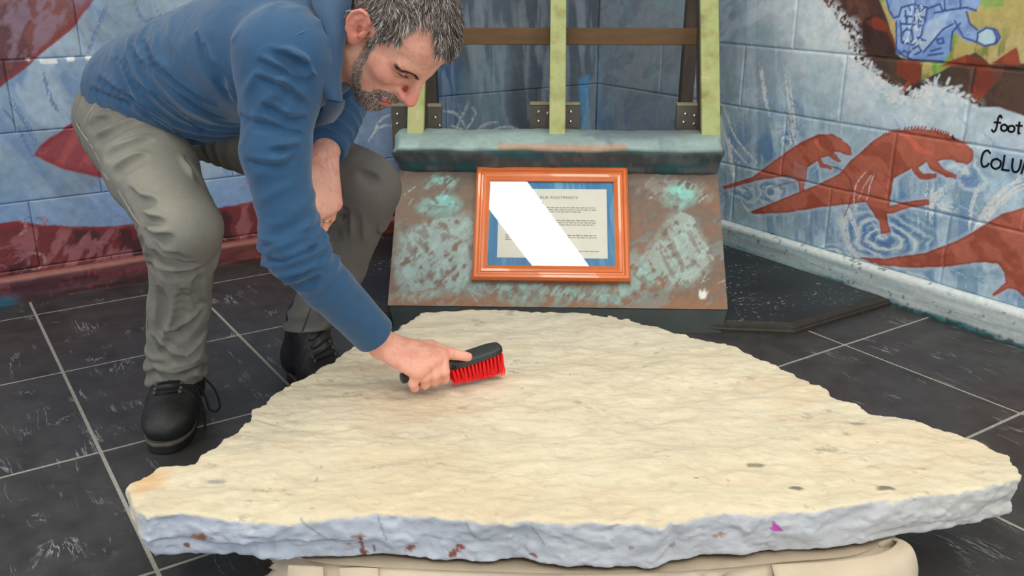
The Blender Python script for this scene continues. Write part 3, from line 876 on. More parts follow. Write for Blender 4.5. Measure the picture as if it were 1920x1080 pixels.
# ================================================================== PLATFORM, EASEL, NOTICE
M_PLAT = None
def platform_material():
    m, nt, b = new_mat('scuffed_black_paint')
    L = nt.links.new
    tc = nd(nt, 'ShaderNodeTexCoord')
    n0 = nd(nt, 'ShaderNodeTexNoise', Scale=5.0, Detail=5.0); L(tc.outputs['Object'], n0.inputs['Vector'])
    n1 = nd(nt, 'ShaderNodeTexNoise', Scale=75.0, Detail=3.0, Roughness=.6, Distortion=.8); L(tc.outputs['Object'], n1.inputs['Vector'])
    a = nd(nt, 'ShaderNodeMapRange'); a.inputs['From Min'].default_value = .62; a.inputs['From Max'].default_value = .67; L(n1.outputs['Fac'], a.inputs['Value'])
    c = nd(nt, 'ShaderNodeMapRange'); c.inputs['From Min'].default_value = .46; c.inputs['From Max'].default_value = .6; L(n0.outputs['Fac'], c.inputs['Value'])
    mu = nd(nt, 'ShaderNodeMath', operation='MULTIPLY'); L(a.outputs[0], mu.inputs[0]); L(c.outputs[0], mu.inputs[1])
    r = nd(nt, 'ShaderNodeValToRGB'); L(n0.outputs['Fac'], r.inputs['Fac'])
    r.color_ramp.elements[0].color = (*lin((26, 28, 31)), 1); r.color_ramp.elements[0].position = .3
    r.color_ramp.elements[1].color = (*lin((44, 49, 52)), 1); r.color_ramp.elements[1].position = .7
    mx = nd(nt, 'ShaderNodeMix', data_type='RGBA'); L(mu.outputs[0], mx.inputs[0]); L(r.outputs['Color'], mx.inputs[6]); mx.inputs[7].default_value = (*lin((190, 194, 192)), 1)
    L(mx.outputs[2], b.inputs['Base Color'])
    b.inputs['Roughness'].default_value = .42
    return m
M_PLAT = platform_material()
M_PLATE = mat('worn_dark_edge', (54, 48, 42), rough=.6, var=.35, vscale=30, bump=.3, bscale=80)
M_SCUFF = mat('scuffed_off_white', (176, 172, 160), rough=.7, var=.2)

def uw(u, w, z=0.0): return ORG + U * u + W * w + np.array([0, 0, z])
PH = .028
plat = empty('corner_platform', tuple(uw(.5, 1.5)))
tag(plat, 'low black scuffed platform filling the corner beneath the display stand', 'platform')
pp = [uw(-.125, 2.150), uw(-.125, .83), uw(.585, .83), uw(1.32, 1.72), uw(1.32, 2.150)]
pp = [(p[0], p[1]) for p in pp]
base = np.array([plat.location[0], plat.location[1]])
def inset(poly, d):
    out = []
    n = len(poly)
    for i in range(n):
        p0, p1, p2 = (np.array(poly[k % n]) for k in (i - 1, i, i + 1))
        e1 = (p1 - p0) / np.linalg.norm(p1 - p0); e2 = (p2 - p1) / np.linalg.norm(p2 - p1)
        n1 = np.array([-e1[1], e1[0]]); n2 = np.array([-e2[1], e2[0]])
        b = (n1 + n2); b = b / (b @ n1)
        out.append(tuple(p1 + b * d))
    return out
loc = [tuple(np.array(p) - base) for p in pp]
MB().prism(inset(loc, .022), 0, PH, bevel=.002).build('platform_board', M_PLAT, plat)
def edge_strip(i, name):
    a, b = np.array(loc[i]), np.array(loc[i + 1])
    ins = inset(loc, .0225); a2, b2 = np.array(ins[i]), np.array(ins[i + 1])
    m = MB()
    prof = [(0, 0), (0, .010), (.15, .013), (.2, .019), (.55, .0215), (1, .027), (1, 0)]
    A = [m.bm.verts.new((*(a + (a2 - a) * t), z)) for t, z in prof]; B = [m.bm.verts.new((*(b + (b2 - b) * t), z)) for t, z in prof]
    n = len(prof)
    for k in range(n): m.bm.faces.new((A[k], B[k], B[(k + 1) % n], A[(k + 1) % n]))
    m.bm.faces.new(A); m.bm.faces.new(list(reversed(B)))
    m.build(name, M_PLATE, plat)
for i in (1, 2, 3): edge_strip(i, 'edge_moulding')

# ------------------------------------------------------------------ easel
YAW = math.radians(-2)
EX = np.array([math.cos(YAW), math.sin(YAW), 0]); EY = np.array([-math.sin(YAW), math.cos(YAW), 0]); EZ = np.array([0, 0, 1.0])
EO = np.array([.125, 2.415, 0])
M_GREEN = mat('weathered_green_paint', (166, 170, 110), rough=.6, var=.2, vscale=14, bump=.25, bscale=70)
def green_post_material():
    m, nt, b = new_mat('mottled_green_post')
    L = nt.links.new
    tc = nd(nt, 'ShaderNodeTexCoord'); n = nd(nt, 'ShaderNodeTexNoise', Scale=16.0, Detail=6.0, Roughness=.62); L(tc.outputs['Object'], n.inputs['Vector'])
    r = nd(nt, 'ShaderNodeValToRGB'); L(n.outputs['Fac'], r.inputs['Fac'])
    e = r.color_ramp.elements
    e[0].position = .25; e[0].color = (*lin((122, 118, 70)), 1)
    e[1].position = .78; e[1].color = (*lin((204, 206, 160)), 1)
    for p, c in ((.42, (164, 162, 104)), (.52, (170, 182, 116)), (.62, (182, 176, 124))):
        q = e.new(p); q.color = (*lin(c), 1)
    L(r.outputs['Color'], b.inputs['Base Color']); b.inputs['Roughness'].default_value = .6
    return m
M_GREEN = green_post_material()
M_TIMBER = mat('brown_timber', (104, 76, 44), rough=.6, var=.25, vscale=9, stretch=(1, 6, 6), bump=.2, bscale=60)
M_DARKT = mat('dark_stained_timber', (82, 70, 60), rough=.6, var=.2, vscale=9, stretch=(6, 6, 1), bump=.2, bscale=60)
M_PLATEB = mat('grey_brown_plate', (92, 86, 76), rough=.5, var=.12, vscale=30)
M_PLATEE = mat('pale_plate_edge', (158, 148, 120), rough=.6, var=.15)
M_BOLT = mat('steel_bolt', (205, 205, 205), rough=.2, metal=.9, var=.03)
M_VERD = mat('verdigris_panel', rough=.5, vcol=True, var=.14, vscale=50, bump=.3, bscale=160)
M_SKIRT = mat('dark_green_black_skirt', (34, 46, 44), rough=.5, var=.45, vscale=9, bump=.3, bscale=40)

easel = empty('display_stand', tuple(EO), YAW)
tag(easel, 'wooden display stand with sloped verdigris panel and three green uprights in the corner', 'display stand')
RX = lambda x, y, z: (x, y, z)          # local coordinates of the stand

# sloped front panel
PDl = np.array([0, .297, .328]); SL_LEN = np.linalg.norm(PDl); PDl = PDl / SL_LEN
PNl = np.array([0, -PDl[2], PDl[1]])
PB = np.array([0, 0, .058])
def panel_pt(x, s, d=0.0): return np.array([x, 0, 0]) + PB + PDl * s + PNl * d
def paint_panel(a, b):
    P = Paint(a, b); a, b = P.a, P.b
    n1 = P.n(6, 6, 1); n2 = P.n(18, 40, 2, .5); n3 = P.n(40, 14, 3, -.7); n4 = P.n(90, 90, 4, 0, 3)
    P.c[:] = lin((112, 92, 78))
    P.mix((126, 92, 70), sstep(.48, .68, n1) * .8)
    P.mix((96, 84, 76), sstep(.5, .7, n2) * .7)
    P.mix((138, 96, 66), sstep(.05, .01, b + (n1 - .5) * .04) * .8)
    P.mix((92, 84, 78), sstep(.30, .42, b) * .5)
    P.mix((128, 138, 132), sstep(.60, .72, n2) * sstep(.40, .15, np.abs(a) * 0 + b) * .5)
    def patch(nm, col, dens, hi):
        d, _ = segdist(P.a, P.b, EP[nm], True)
        ins = inpoly(P.wa + (n1 - .5) * .06, P.wb + (n1 - .5) * .05, EP[nm])
        k = np.where(ins, 1.0, sstep(.03, 0, d) * .6)
        tx = sstep(dens - .12, dens + .06, .5 * P.n(26, 70, 11, .9) + .5 * P.n(70, 30, 12, .5))
        P.mix(col, k * tx * .85)
        P.mix(hi, k * sstep(.56, .68, P.n(30, 90, 13, 1.0)) * .6)
        P.mix((104, 84, 72), k * sstep(.60, .72, P.n(50, 22, 14, .4)) * .6)
    patch('patL', (138, 158, 154), .42, (148, 172, 166)); patch('patR', (146, 158, 150), .40, (150, 176, 168))
    patch('patT', (128, 124, 116), .5, (150, 150, 140)); patch('patM', (130, 158, 152), .45, (150, 185, 178)); patch('strip', (124, 140, 134), .48, (128, 176, 168))
    patch('tealL', (116, 176, 170), .42, (136, 196, 188)); patch('tealL2', (120, 168, 160), .46, (140, 205, 198)); patch('tealR', (130, 186, 176), .38, (120, 206, 200))
    P.poly(EP['hand'], (214, 214, 206))
    for q in range(70):
        x, y = random.uniform(-.46, .46), random.uniform(.02, .42)
        if -.25 < x < .21 and y > .07: continue
        a0 = random.uniform(.3, 1.3) * random.choice([1, 1, -1]); l = random.uniform(.02, .06)
        P.stroke([(x, y), (x + l * math.cos(a0), y + l * math.sin(a0))], random.uniform(.001, .003), random.choice([(150, 188, 182), (172, 180, 170), (126, 176, 170), (84, 72, 64)]), w=.7, dry=.4)
    return np.clip(P.c * 1.3, 0, .85)
hw = .475
nx, ns = 240, 112
X, S = np.meshgrid(np.linspace(-hw, hw, nx), np.linspace(0, SL_LEN, ns), indexing='ij')
D = (fbm(np.stack([X * 30, S * 30], -1), 3, 8) - .5) * .0022
V = np.array([0, 0, 0]) + X[..., None] * np.array([1, 0, 0]) + PB + S[..., None] * PDl + D[..., None] * PNl
back = V[[0, 0, -1, -1], [0, -1, -1, 0]] - PNl * .018
idx = np.arange(nx * ns).reshape(nx, ns)
F = [tuple(q) for q in np.stack([idx[:-1, :-1], idx[1:, :-1], idx[1:, 1:], idx[:-1, 1:]], -1).reshape(-1, 4)]
n0 = nx * ns
allv = np.vstack([V.reshape(-1, 3), back])
F += [tuple([n0] + [int(i) for i in idx[:, 0][::-1]] + [])] if False else []
F.append((n0, n0 + 1, n0 + 2, n0 + 3))
F.append(tuple([int(i) for i in idx[:, 0][::-1]] + [n0, n0 + 3])); F.append(tuple([int(i) for i in idx[:, -1]] + [n0 + 2, n0 + 1]))
F.append(tuple([int(i) for i in idx[0, :]] + [n0 + 1, n0])); F.append(tuple([int(i) for i in idx[-1, :][::-1]] + [n0 + 3, n0 + 2]))
colp = np.vstack([paint_panel(X, S), np.tile(lin((110, 80, 56)), (4, 1))])
mesh_obj('sloped_panel', allv, F, M_VERD, easel, colp)

# skirt board below the panel, and the cheeks that carry it
m = MB()
pts = [(-.462, -.022), (.462, -.022), (.470, -.004), (-.470, -.004)]
b_ = bmesh.new()
vs = [b_.verts.new(p) for p in ((-.452, -.030, 0), (.456, -.030, 0), (.472, -.002, .056), (-.470, -.002, .056), (-.452, -.014, 0), (.456, -.014, 0), (.472, .016, .056), (-.470, .016, .056))]
for q in ((0, 1, 2, 3), (5, 4, 7, 6), (4, 0, 3, 7), (1, 5, 6, 2), (3, 2, 6, 7), (4, 5, 1, 0)): b_.faces.new([vs[k] for k in q])
m.merge(b_); m.build('skirt_board', M_SKIRT, easel)
for sx in (-1, 1):
    m = MB()
    b_ = bmesh.new()
    prof = [(.04, PH + .001), (.40, PH + .001), (.40, .42), (.31, .372), (.045, .080)]
    x0, x1 = sx * .455, sx * .435
    A = [b_.verts.new((x0, y, z)) for y, z in prof]; B = [b_.verts.new((x1, y, z)) for y, z in prof]
    b_.faces.new(A); b_.faces.new(list(reversed(B)))
    for k in range(5): b_.faces.new((A[k], A[(k + 1) % 5], B[(k + 1) % 5], B[k]))
    m.merge(b_); m.build('side_cheek', M_DARKT, easel)

# moulded ledge: lumpy painted trough above the panel
def paint_ledge(x, v):
    P = Paint(x, v * .12); x = P.a
    n1 = P.n(5, 22, 1); n2 = P.n(12, 70, 2); n3 = P.n(30, 90, 3, .3)
    P.c[:] = lin((126, 144, 146))
    top = sstep(.50, .44, v + (n1 - .5) * .03)  # lit top face and shaded underside are put into the colour
    P.c[:] = lin((74, 80, 80))
    P.mix((52, 74, 74), sstep(.48, .62, n2) * .9)
    P.mix((104, 104, 100), sstep(.52, .7, n3) * .7)
    P.mix((40, 92, 98), sstep(.62, .72, n2) * .7)
    P.mix((38, 66, 66), sstep(.60, .5, v) * sstep(.44, .48, v) * .8)
    P.mix((134, 152, 150), top)
    P.mix((112, 124, 130), top * sstep(.48, .66, n1) * .9)
    P.mix((150, 172, 168), top * sstep(.5, .7, n2) * .7)
    P.mix((176, 132, 104), sstep(.47, .44, v) * sstep(.41, .43, v) * sstep(.60, .66, P.n(7, 3, 6)) * .9)
    return np.clip(P.c * 1.3, 0, .85)
prof = [(.44, .478), (.40, .488), (.345, .491), (.318, .489), (.295, .483), (.268, .472), (.247, .460), (.238, .450), (.243, .440), (.258, .422), (.272, .405), (.283, .390), (.290, .374), (.33, .372), (.43, .380)]
nxl = 150
XL = np.linspace(-.487, .484, nxl)
V = np.zeros((nxl, len(prof), 3)); VV = np.zeros((nxl, len(prof)))
for k, (y, z) in enumerate(prof):
    e = 1 - sstep(.47, .487, np.abs(XL)) * .35
    cy, cz = .34, .44
    wob = (fbm(np.stack([XL * 11, np.full(nxl, k * .45)], -1), 3, 6) - .5) * .016
    V[:, k, 0] = XL * (1 + .01 * math.sin(k)); V[:, k, 1] = cy + (y - cy) * e + wob; V[:, k, 2] = cz + (z - cz) * e + wob * .5
    VV[:, k] = k / (len(prof) - 1)
V[:3, 5:9, 2] -= .008
idx = np.arange(nxl * len(prof)).reshape(nxl, len(prof))
nx_ = np.concatenate([idx, idx[:, :1]], 1)
F = [tuple(map(int, q)) for q in np.stack([nx_[:-1, :-1], nx_[:-1, 1:], nx_[1:, 1:], nx_[1:, :-1]], -1).reshape(-1, 4)]
F.append(tuple(map(int, idx[0][::-1]))); F.append(tuple(map(int, idx[-1])))
o = mesh_obj('ledge', V.reshape(-1, 3), F, M_VERD, easel, paint_ledge(np.repeat(XL, len(prof)), VV.ravel()), smooth=True)
m = MB(); m.prism([(.470, .455), (.490, .455), (.486, .50), (.481, .545), (.477, .50)], -.008, .008, Matrix(((1, 0, 0, 0), (0, 0, 1, .35), (0, 1, 0, 0), (0, 0, 0, 1))))
m.build('upturned_corner', mat('pale_teal', (130, 160, 150), var=.2), easel)

# uprights lean back; rear legs and cross rail behind
lean = math.atan2(.41, .205)             # slope of the uprights
ud = np.array([0, math.cos(lean), math.sin(lean)])
un = np.array([0, -math.sin(lean), math.cos(lean)])
post_y, post_z = .330, .470
def post(x0, dx, w):
    a = np.array([x0, post_y, post_z]); L = 1.15
    d = ud * L + np.array([dx * L, 0, 0]); d = d / np.linalg.norm(d)
    ex = np.array([1, 0, 0]) - d * d[0]; ex /= np.linalg.norm(ex); ez = np.cross(ex, d)
    M = frame(a + d * (L / 2 - .02) - ez * .0 , ex, d, ez)
    MB().box((w, L, .022), M @ Matrix.Translation((0, 0, .010)), bevel=.002).build('upright', M_GREEN, easel)
    MB().box((w * .94, L, .075), M @ Matrix.Translation((0, 0, -.0390)), bevel=.002).build('upright_spine', M_DARKT, easel)
for x0, dx, w in ((-.425, .0, .050), (-.002, .0, .048), (.452, .0, .055)): post(x0, dx, w)
def beam(a, b, w, t, name, mt, up=(0, 1, 0)):
    a, b = np.array(a), np.array(b); d = b - a; L = np.linalg.norm(d); d /= L
    ex = np.cross(np.array(up), d); ex /= np.linalg.norm(ex); ez = np.cross(ex, d)
    return MB().box((w, L, t), frame((a + b) / 2, ex, d, ez), bevel=.002).build(name, mt, easel)
for x in (-.425, -.002, .435):
    beam((x, .80, PH + .002), (x, .66, 1.42), .042, .06, 'rear_leg', M_DARKT)
beam((-.50, .555, .752), (.46, .555, .752), .05, .024, 'cross_rail', M_TIMBER, up=(0, -1, 0))
beam((-.50, .60, 1.28), (.49, .60, 1.28), .05, .024, 'cross_rail', M_TIMBER, up=(0, -1, 0))
# bracket boards with their bolts at the foot of each upright
def bracket(x0, x1, z0, z1, bolts):
    m = MB(); cx = (x0 + x1) / 2; y = .455
    o = m.box((x1 - x0, .024, z1 - z0), Matrix.Translation((cx, y, (z0 + z1) / 2)), bevel=.0015).build('bracket_board', M_PLATEB, easel)
    MB().box((x1 - x0, .026, .008), Matrix.Translation((cx, y, z1 + .0041)), bevel=.001).build('board_edge', M_PLATEE, o)
    for bx, bz in bolts:
        q = MB(); b2 = bmesh.new()
        bmesh.ops.create_uvsphere(b2, u_segments=10, v_segments=6, radius=.0055, matrix=Matrix.Translation((bx, y - .012, bz)) @ Matrix.Diagonal((1, .6, 1, 1)))
        q.merge(b2); q.build('bolt', M_BOLT, o, smooth=True)
    return o
bracket(-.515, -.36, .40, .548, [(-.496, .525), (-.498, .495), (-.499, .462), (-.379, .515), (-.366, .49), (-.381, .475), (-.415, .50), (-.415, .475)])
bracket(-.085, .068, .40, .555, [(-.058, .535), (-.058, .505), (.04, .535), (.04, .505), (-.03, .53), (-.03, .47)])
bracket(.365, .50, .40, .555, [(.392, .53), (.388, .505), (.42, .525), (.42, .50)])

# ------------------------------------------------------------------ framed notice resting on the panel
M_FRAME = mat('orange_varnished_wood', (226, 118, 58), rough=.28, var=.12, vscale=9, stretch=(1, 1, 1), coat=.4)
M_MAT = mat('blue_mount', rough=.6, vcol=True, var=.04)
M_PAPER = mat('cream_paper', (244, 243, 232), rough=.8, var=.03)
M_PRINT = mat('grey_print', (84, 84, 84), rough=.8, var=.05)
M_PRINTL = mat('pale_print', (150, 150, 142), rough=.8, var=.05)
def glass_material():
    m = bpy.data.materials.new('picture_glass'); m.use_nodes = True
    nt = m.node_tree; nt.nodes.clear()
    out = nd(nt, 'ShaderNodeOutputMaterial'); mx = nd(nt, 'ShaderNodeMixShader'); tr = nd(nt, 'ShaderNodeBsdfTransparent'); gl = nd(nt, 'ShaderNodeBsdfGlossy', Roughness=.012)
    fr = nd(nt, 'ShaderNodeFresnel', IOR=1.52)
    nt.links.new(fr.outputs[0], mx.inputs[0]); nt.links.new(tr.outputs[0], mx.inputs[1]); nt.links.new(gl.outputs[0], mx.inputs[2]); nt.links.new(mx.outputs[0], out.inputs['Surface'])
    return m
M_GLASS = glass_material()
wp = lambda p: np.array(EO) + EX * p[0] + EY * p[1] + EZ * p[2]
nc = panel_pt(-.0165, .258, .002)
EPD = EX * 0 + EY * PDl[1] + EZ * PDl[2]; EPN = EY * PNl[1] + EZ * PNl[2]
NM = frame(wp(nc), EX, EPD, EPN)
notice = bpy.data.objects.new('framed_notice', None); notice.empty_display_size = .05; link(notice)
notice.matrix_world = NM
tag(notice, 'orange wooden framed notice headed DINOSAUR FOOTPRINTS leaning on the sloped panel', 'framed notice')
FW, FH = .446, .368
IW, IH = .364, .274
def rail(side):
    # moulded profile swept along one mitred side
    prof = [(0, 0), (0, .016), (.006, .0215), (.013, .0215), (.017, .0165), (.021, .0165), (.023, .0185), (.030, .0175), (.041, .012), (.041, 0)]
    a = {'b': ((-1, -1), (1, -1)), 'r': ((1, -1), (1, 1)), 't': ((1, 1), (-1, 1)), 'l': ((-1, 1), (-1, -1))}[side]
    m = MB(); rings = []
    for cx, cy in a:
        rings.append([m.bm.verts.new((cx * (FW / 2 - d * (FW - IW) / 2 / .041), cy * (FH / 2 - d * (FH - IH) / 2 / .041), z)) for d, z in prof])
    n = len(prof)
    for k in range(n): m.bm.faces.new((rings[0][k], rings[1][k], rings[1][(k + 1) % n], rings[0][(k + 1) % n]))
    m.bm.faces.new(rings[0]); m.bm.faces.new(list(reversed(rings[1])))
    m.build('frame_rail', M_FRAME, notice)
for s_ in 'brtl': rail(s_)
nx, ny = 120, 60
X, Y = np.meshgrid(np.linspace(-IW / 2 - .002, IW / 2 + .002, nx), np.linspace(-IH / 2 - .002, IH / 2 + .002, ny), indexing='ij')
P = Paint(X, Y); v = P.n(60, 3, 1); v2 = P.n(120, 4, 2, .1)
P.c[:] = lin((72, 150, 200)); P.mix((130, 194, 228), sstep(.48, .68, v) * .8); P.mix((54, 128, 184), sstep(.5, .7, v2) * .7); P.mix((96, 148, 200), sstep(.05, -.12, Y.ravel()) * .5)
V = np.stack([X, Y, np.full(X.shape, .004)], -1).reshape(-1, 3)
idx = np.arange(nx * ny).reshape(nx, ny)
mesh_obj('mount', V, np.ascontiguousarray(np.stack([idx[:-1, :-1], idx[1:, :-1], idx[1:, 1:], idx[:-1, 1:]], -1).reshape(-1, 4)), M_MAT, notice, P.c)
PX0, PX1, PY0, PY1 = -.155, .161, -.110, .114
paper = MB().box((PX1 - PX0, PY1 - PY0, .0008), Matrix.Translation(((PX0 + PX1) / 2, (PY0 + PY1) / 2, .0050))).build('paper', M_PAPER, notice)
MB().box((IW + .004, IH + .004, .0015), Matrix.Translation((0, 0, .0095))).build('glass_pane', M_GLASS, notice)
def text(body, x, y, size, mt, name, align='CENTER'):
    cu = bpy.data.curves.new(name, 'FONT'); cu.body = body; cu.size = size; cu.align_x = align; cu.space_character = 1.12
    to = bpy.data.objects.new(name, cu); link(to)
    dg = bpy.context.evaluated_depsgraph_get(); me = bpy.data.meshes.new_from_object(to.evaluated_get(dg)); bpy.data.objects.remove(to)
    me.materials.clear(); me.materials.append(mt)
    o = bpy.data.objects.new(name, me); link(o, paper); o.location = (x, y, .0057)
    return o
text('DINOSAUR FOOTPRINTS', .0, .081, .0125, M_PRINT, 'heading')
lines = [(.066, .40, 1), (.052, .95, 0), (.045, .97, 0), (.038, .80, 0), (.024, .22, 1), (.010, .96, 0), (.003, .97, 0), (-.004, .95, 0), (-.011, .12, 0), (-.023, .28, 1), (-.038, .96, 0), (-.045, .97, 0), (-.052, .42, 0), (-.088, .22, 2)]
for y, fr_, kd in lines:
    m = MB(); x = PX0 + .022; xe = x + (PX1 - PX0 - .044) * fr_
    if kd == 2: x, xe = PX1 - .022 - .06, PX1 - .022
    while x < xe:
        w = random.uniform(.004, .014)
        z = .0056
        vs = [m.bm.verts.new(p) for p in ((x, y - .0015, z), (min(x + w, xe), y - .0015, z), (min(x + w, xe), y + .0015, z), (x, y + .0015, z))]
        m.bm.faces.new(vs); x += w + .0026
    m.build('print_line', M_PRINT if kd == 1 else M_PRINTL, paper)

# ================================================================== DISTANCE-FIELD MODELLING
class Vol:
    def __init__(self, lo, hi, h):
        self.lo = np.array(lo, float); self.h = h
        self.n = np.ceil((np.array(hi) - self.lo) / h).astype(int) + 1
        self.d = np.full(tuple(self.n), .05, dtype=np.float32)

    def sl(self, lo, hi):
        a = np.clip(np.floor((np.array(lo) - self.lo) / self.h).astype(int), 0, self.n)
        b = np.clip(np.ceil((np.array(hi) - self.lo) / self.h).astype(int) + 1, 0, self.n)
        return tuple(slice(int(i), int(j)) for i, j in zip(a, b)), a, b

    def pts(self, a, b):
        ax = [self.lo[i] + np.arange(a[i], b[i]) * self.h for i in range(3)]
        return np.stack(np.meshgrid(*ax, indexing='ij'), -1).astype(np.float32)

    def add(self, fn, lo, hi, k=.0, op='u'):
        pad = k + 3 * self.h
        s, a, b = self.sl(np.array(lo) - pad, np.array(hi) + pad)
        if (b - a).min() <= 0: return
        d = fn(self.pts(a, b)).astype(np.float32)
        c = self.d[s]
        if op == 'u': self.d[s] = smin(c, d, k)
        elif op == 's': self.d[s] = -smin(-c, d, k)
        elif op == 'i': self.d[s] = -smin(-c, -d, k)
        elif op == '+': self.d[s] = c + d

    def cone(self, p, q, r1, r2, k=.01, op='u'):
        p, q = np.array(p, float), np.array(q, float); m = max(r1, r2)
        self.add(lambda x: sd_cone(x, p, q, r1, r2), np.minimum(p, q) - m, np.maximum(p, q) + m, k, op)

    def chain(self, pts, rs, k=.008):
        for i in range(len(pts) - 1): self.cone(pts[i], pts[i + 1], rs[i], rs[i + 1], k)

    def ell(self, c, R, rad, k=.01, op='u'):
        c = np.array(c, float); R = np.array(R, float); m = max(rad)
        self.add(lambda x: sd_ell((x - c) @ R.T, rad), c - m, c + m, k, op)

    def mesh(self, name, m, parent=None, colf=None, disp=None):
        g = vdb.FloatGrid(.05)
        g.copyFromArray(np.clip(self.d, -.05, .05))
        P, Q = g.convertToQuads(0.0)
        P = P.astype(np.float64) * self.h + self.lo
        o = mesh_obj(name, P, np.ascontiguousarray(Q[:, ::-1]) if FLIP else np.ascontiguousarray(Q), m, parent, None, smooth=True)
        me = o.data
        if colf is not None:
            nrm = np.zeros(len(P) * 3, dtype=np.float32); me.vertices.foreach_get('normal', nrm)
            a = me.color_attributes.new('Col', 'FLOAT_COLOR', 'POINT')
            c4 = np.ones((len(P), 4), dtype=np.float32); c4[:, :3] = colf(P, nrm.reshape(-1, 3))
            a.data.foreach_set('color', c4.ravel())
        return o
FLIP = False


def smin(a, b, k):
    if k <= 0: return np.minimum(a, b)
    h = np.maximum(k - np.abs(a - b), 0) / k
    return np.minimum(a, b) - h * h * k * .25


def sd_cone(x, p, q, r1, r2):
    v = q - p; L = (v * v).sum() + 1e-12
    w = x - p.astype(np.float32)
    t = np.clip((w @ v.astype(np.float32)) / L, 0, 1)
    return np.linalg.norm(w - t[..., None] * v.astype(np.float32), axis=-1) - (r1 + (r2 - r1) * t)


def sd_ell(x, r):
    r = np.array(r, dtype=np.float32)
    k0 = np.linalg.norm(x / r, axis=-1); k1 = np.linalg.norm(x / (r * r), axis=-1)
    return k0 * (k0 - 1) / np.maximum(k1, 1e-6)


# ================================================================== LIMESTONE SLAB
M_STONE = None
def stone_material():
    m, nt, b = new_mat('limestone')
    L = nt.links.new
    at = nd(nt, 'ShaderNodeAttribute', attribute_name='Col'); tc = nd(nt, 'ShaderNodeTexCoord')
    mp = nd(nt, 'ShaderNodeMapping'); mp.inputs['Scale'].default_value = (1, 2.2, 1.6); mp.inputs['Rotation'].default_value = (0, 0, .12); L(tc.outputs['Object'], mp.inputs['Vector'])
    n1 = nd(nt, 'ShaderNodeTexNoise', Scale=26.0, Detail=8.0, Roughness=.68); L(mp.outputs['Vector'], n1.inputs['Vector'])
    n2 = nd(nt, 'ShaderNodeTexNoise', Scale=150.0, Detail=4.0, Roughness=.7); L(tc.outputs['Object'], n2.inputs['Vector'])
    mr = nd(nt, 'ShaderNodeMapRange'); mr.inputs['From Min'].default_value = .3; mr.inputs['From Max'].default_value = .7; mr.inputs['To Min'].default_value = .93; mr.inputs['To Max'].default_value = 1.06; L(n1.outputs['Fac'], mr.inputs['Value'])
    vm = nd(nt, 'ShaderNodeVectorMath', operation='SCALE'); L(at.outputs['Color'], vm.inputs[0]); L(mr.outputs['Result'], vm.inputs['Scale'])
    L(vm.outputs['Vector'], b.inputs['Base Color'])
    b.inputs['Roughness'].default_value = .85; b.inputs['Specular IOR Level'].default_value = .2
    b1 = nd(nt, 'ShaderNodeBump', Strength=.55, Distance=.006); L(n1.outputs['Fac'], b1.inputs['Height'])
    b2 = nd(nt, 'ShaderNodeBump', Strength=.4, Distance=.002); L(n2.outputs['Fac'], b2.inputs['Height']); L(b1.outputs['Normal'], b2.inputs['Normal'])
    L(b2.outputs['Normal'], b.inputs['Normal'])
    return m
M_STONE = stone_material()
ZT, ZB = .18, .095
outline = SL['top']
H = .0035
vol = Vol((-.66, 1.14, .07), (.93, 2.15, .205), H)
nx, ny, nz = vol.n
gx = vol.lo[0] + np.arange(nx) * H; gy = vol.lo[1] + np.arange(ny) * H; gz = vol.lo[2] + np.arange(nz) * H
X2, Y2 = np.meshgrid(gx, gy, indexing='ij')
xy = np.stack([X2, Y2], -1)
jit = (fbm(xy * 22, 4, 31) - .5) * .026 + (fbm(xy * 70, 2, 32) - .5) * .008
d2, _ = segdist(X2, Y2, outline, True)
d2 = np.where(inpoly(X2, Y2, outline), -d2, d2)
front = sstep(1.52, 1.30, Y2)
d2 = d2 + jit * (1 - front * .55)
rotxy = np.stack([X2 * .99 + Y2 * .12, (-X2 * .12 + Y2 * .99) * 2.4], -1)
zt = ZT - .004 + (fbm(rotxy * 5, 3, 33) - .5) * .011 + (fbm(xy * np.array([22, 34]), 4, 34, .6) - .5) * .009
pl_ = fbm(rotxy * 9, 3, 35); zt = zt + .0022 * np.round(pl_ * 9) / 2 - .009
# shallow channel from the left edge and softer, lower far rim
dc, _ = segdist(X2, Y2, [(-.487, 1.535), (-.40, 1.50), (-.30, 1.485)])
zt -= .0035 * np.exp(-(dc / .006) ** 2)
zt += .004 * sstep(.10, .0, np.abs(d2))* (fbm(xy * 14, 2, 36) - .6)
zb = ZB + (fbm(xy * 16, 3, 37) - .5) * .008
Z3 = gz[None, None, :]
lay = fbm(np.stack([X2 * 7, Y2 * 7], -1), 2, 38)
ang3 = []
p3 = np.stack(np.broadcast_arrays(X2[..., None] * 16, Y2[..., None] * 16, Z3 * 30), -1)
edge_band = (np.abs(d2) < .06)
nz3 = np.zeros((nx, ny, nz), dtype=np.float32)
sel = p3[edge_band]
nz3[edge_band] = (fbm(sel, 4, 39, .55) - .5) * .026 + (fbm(sel * 3.1 + 5, 3, 44, .6) - .5) * .009
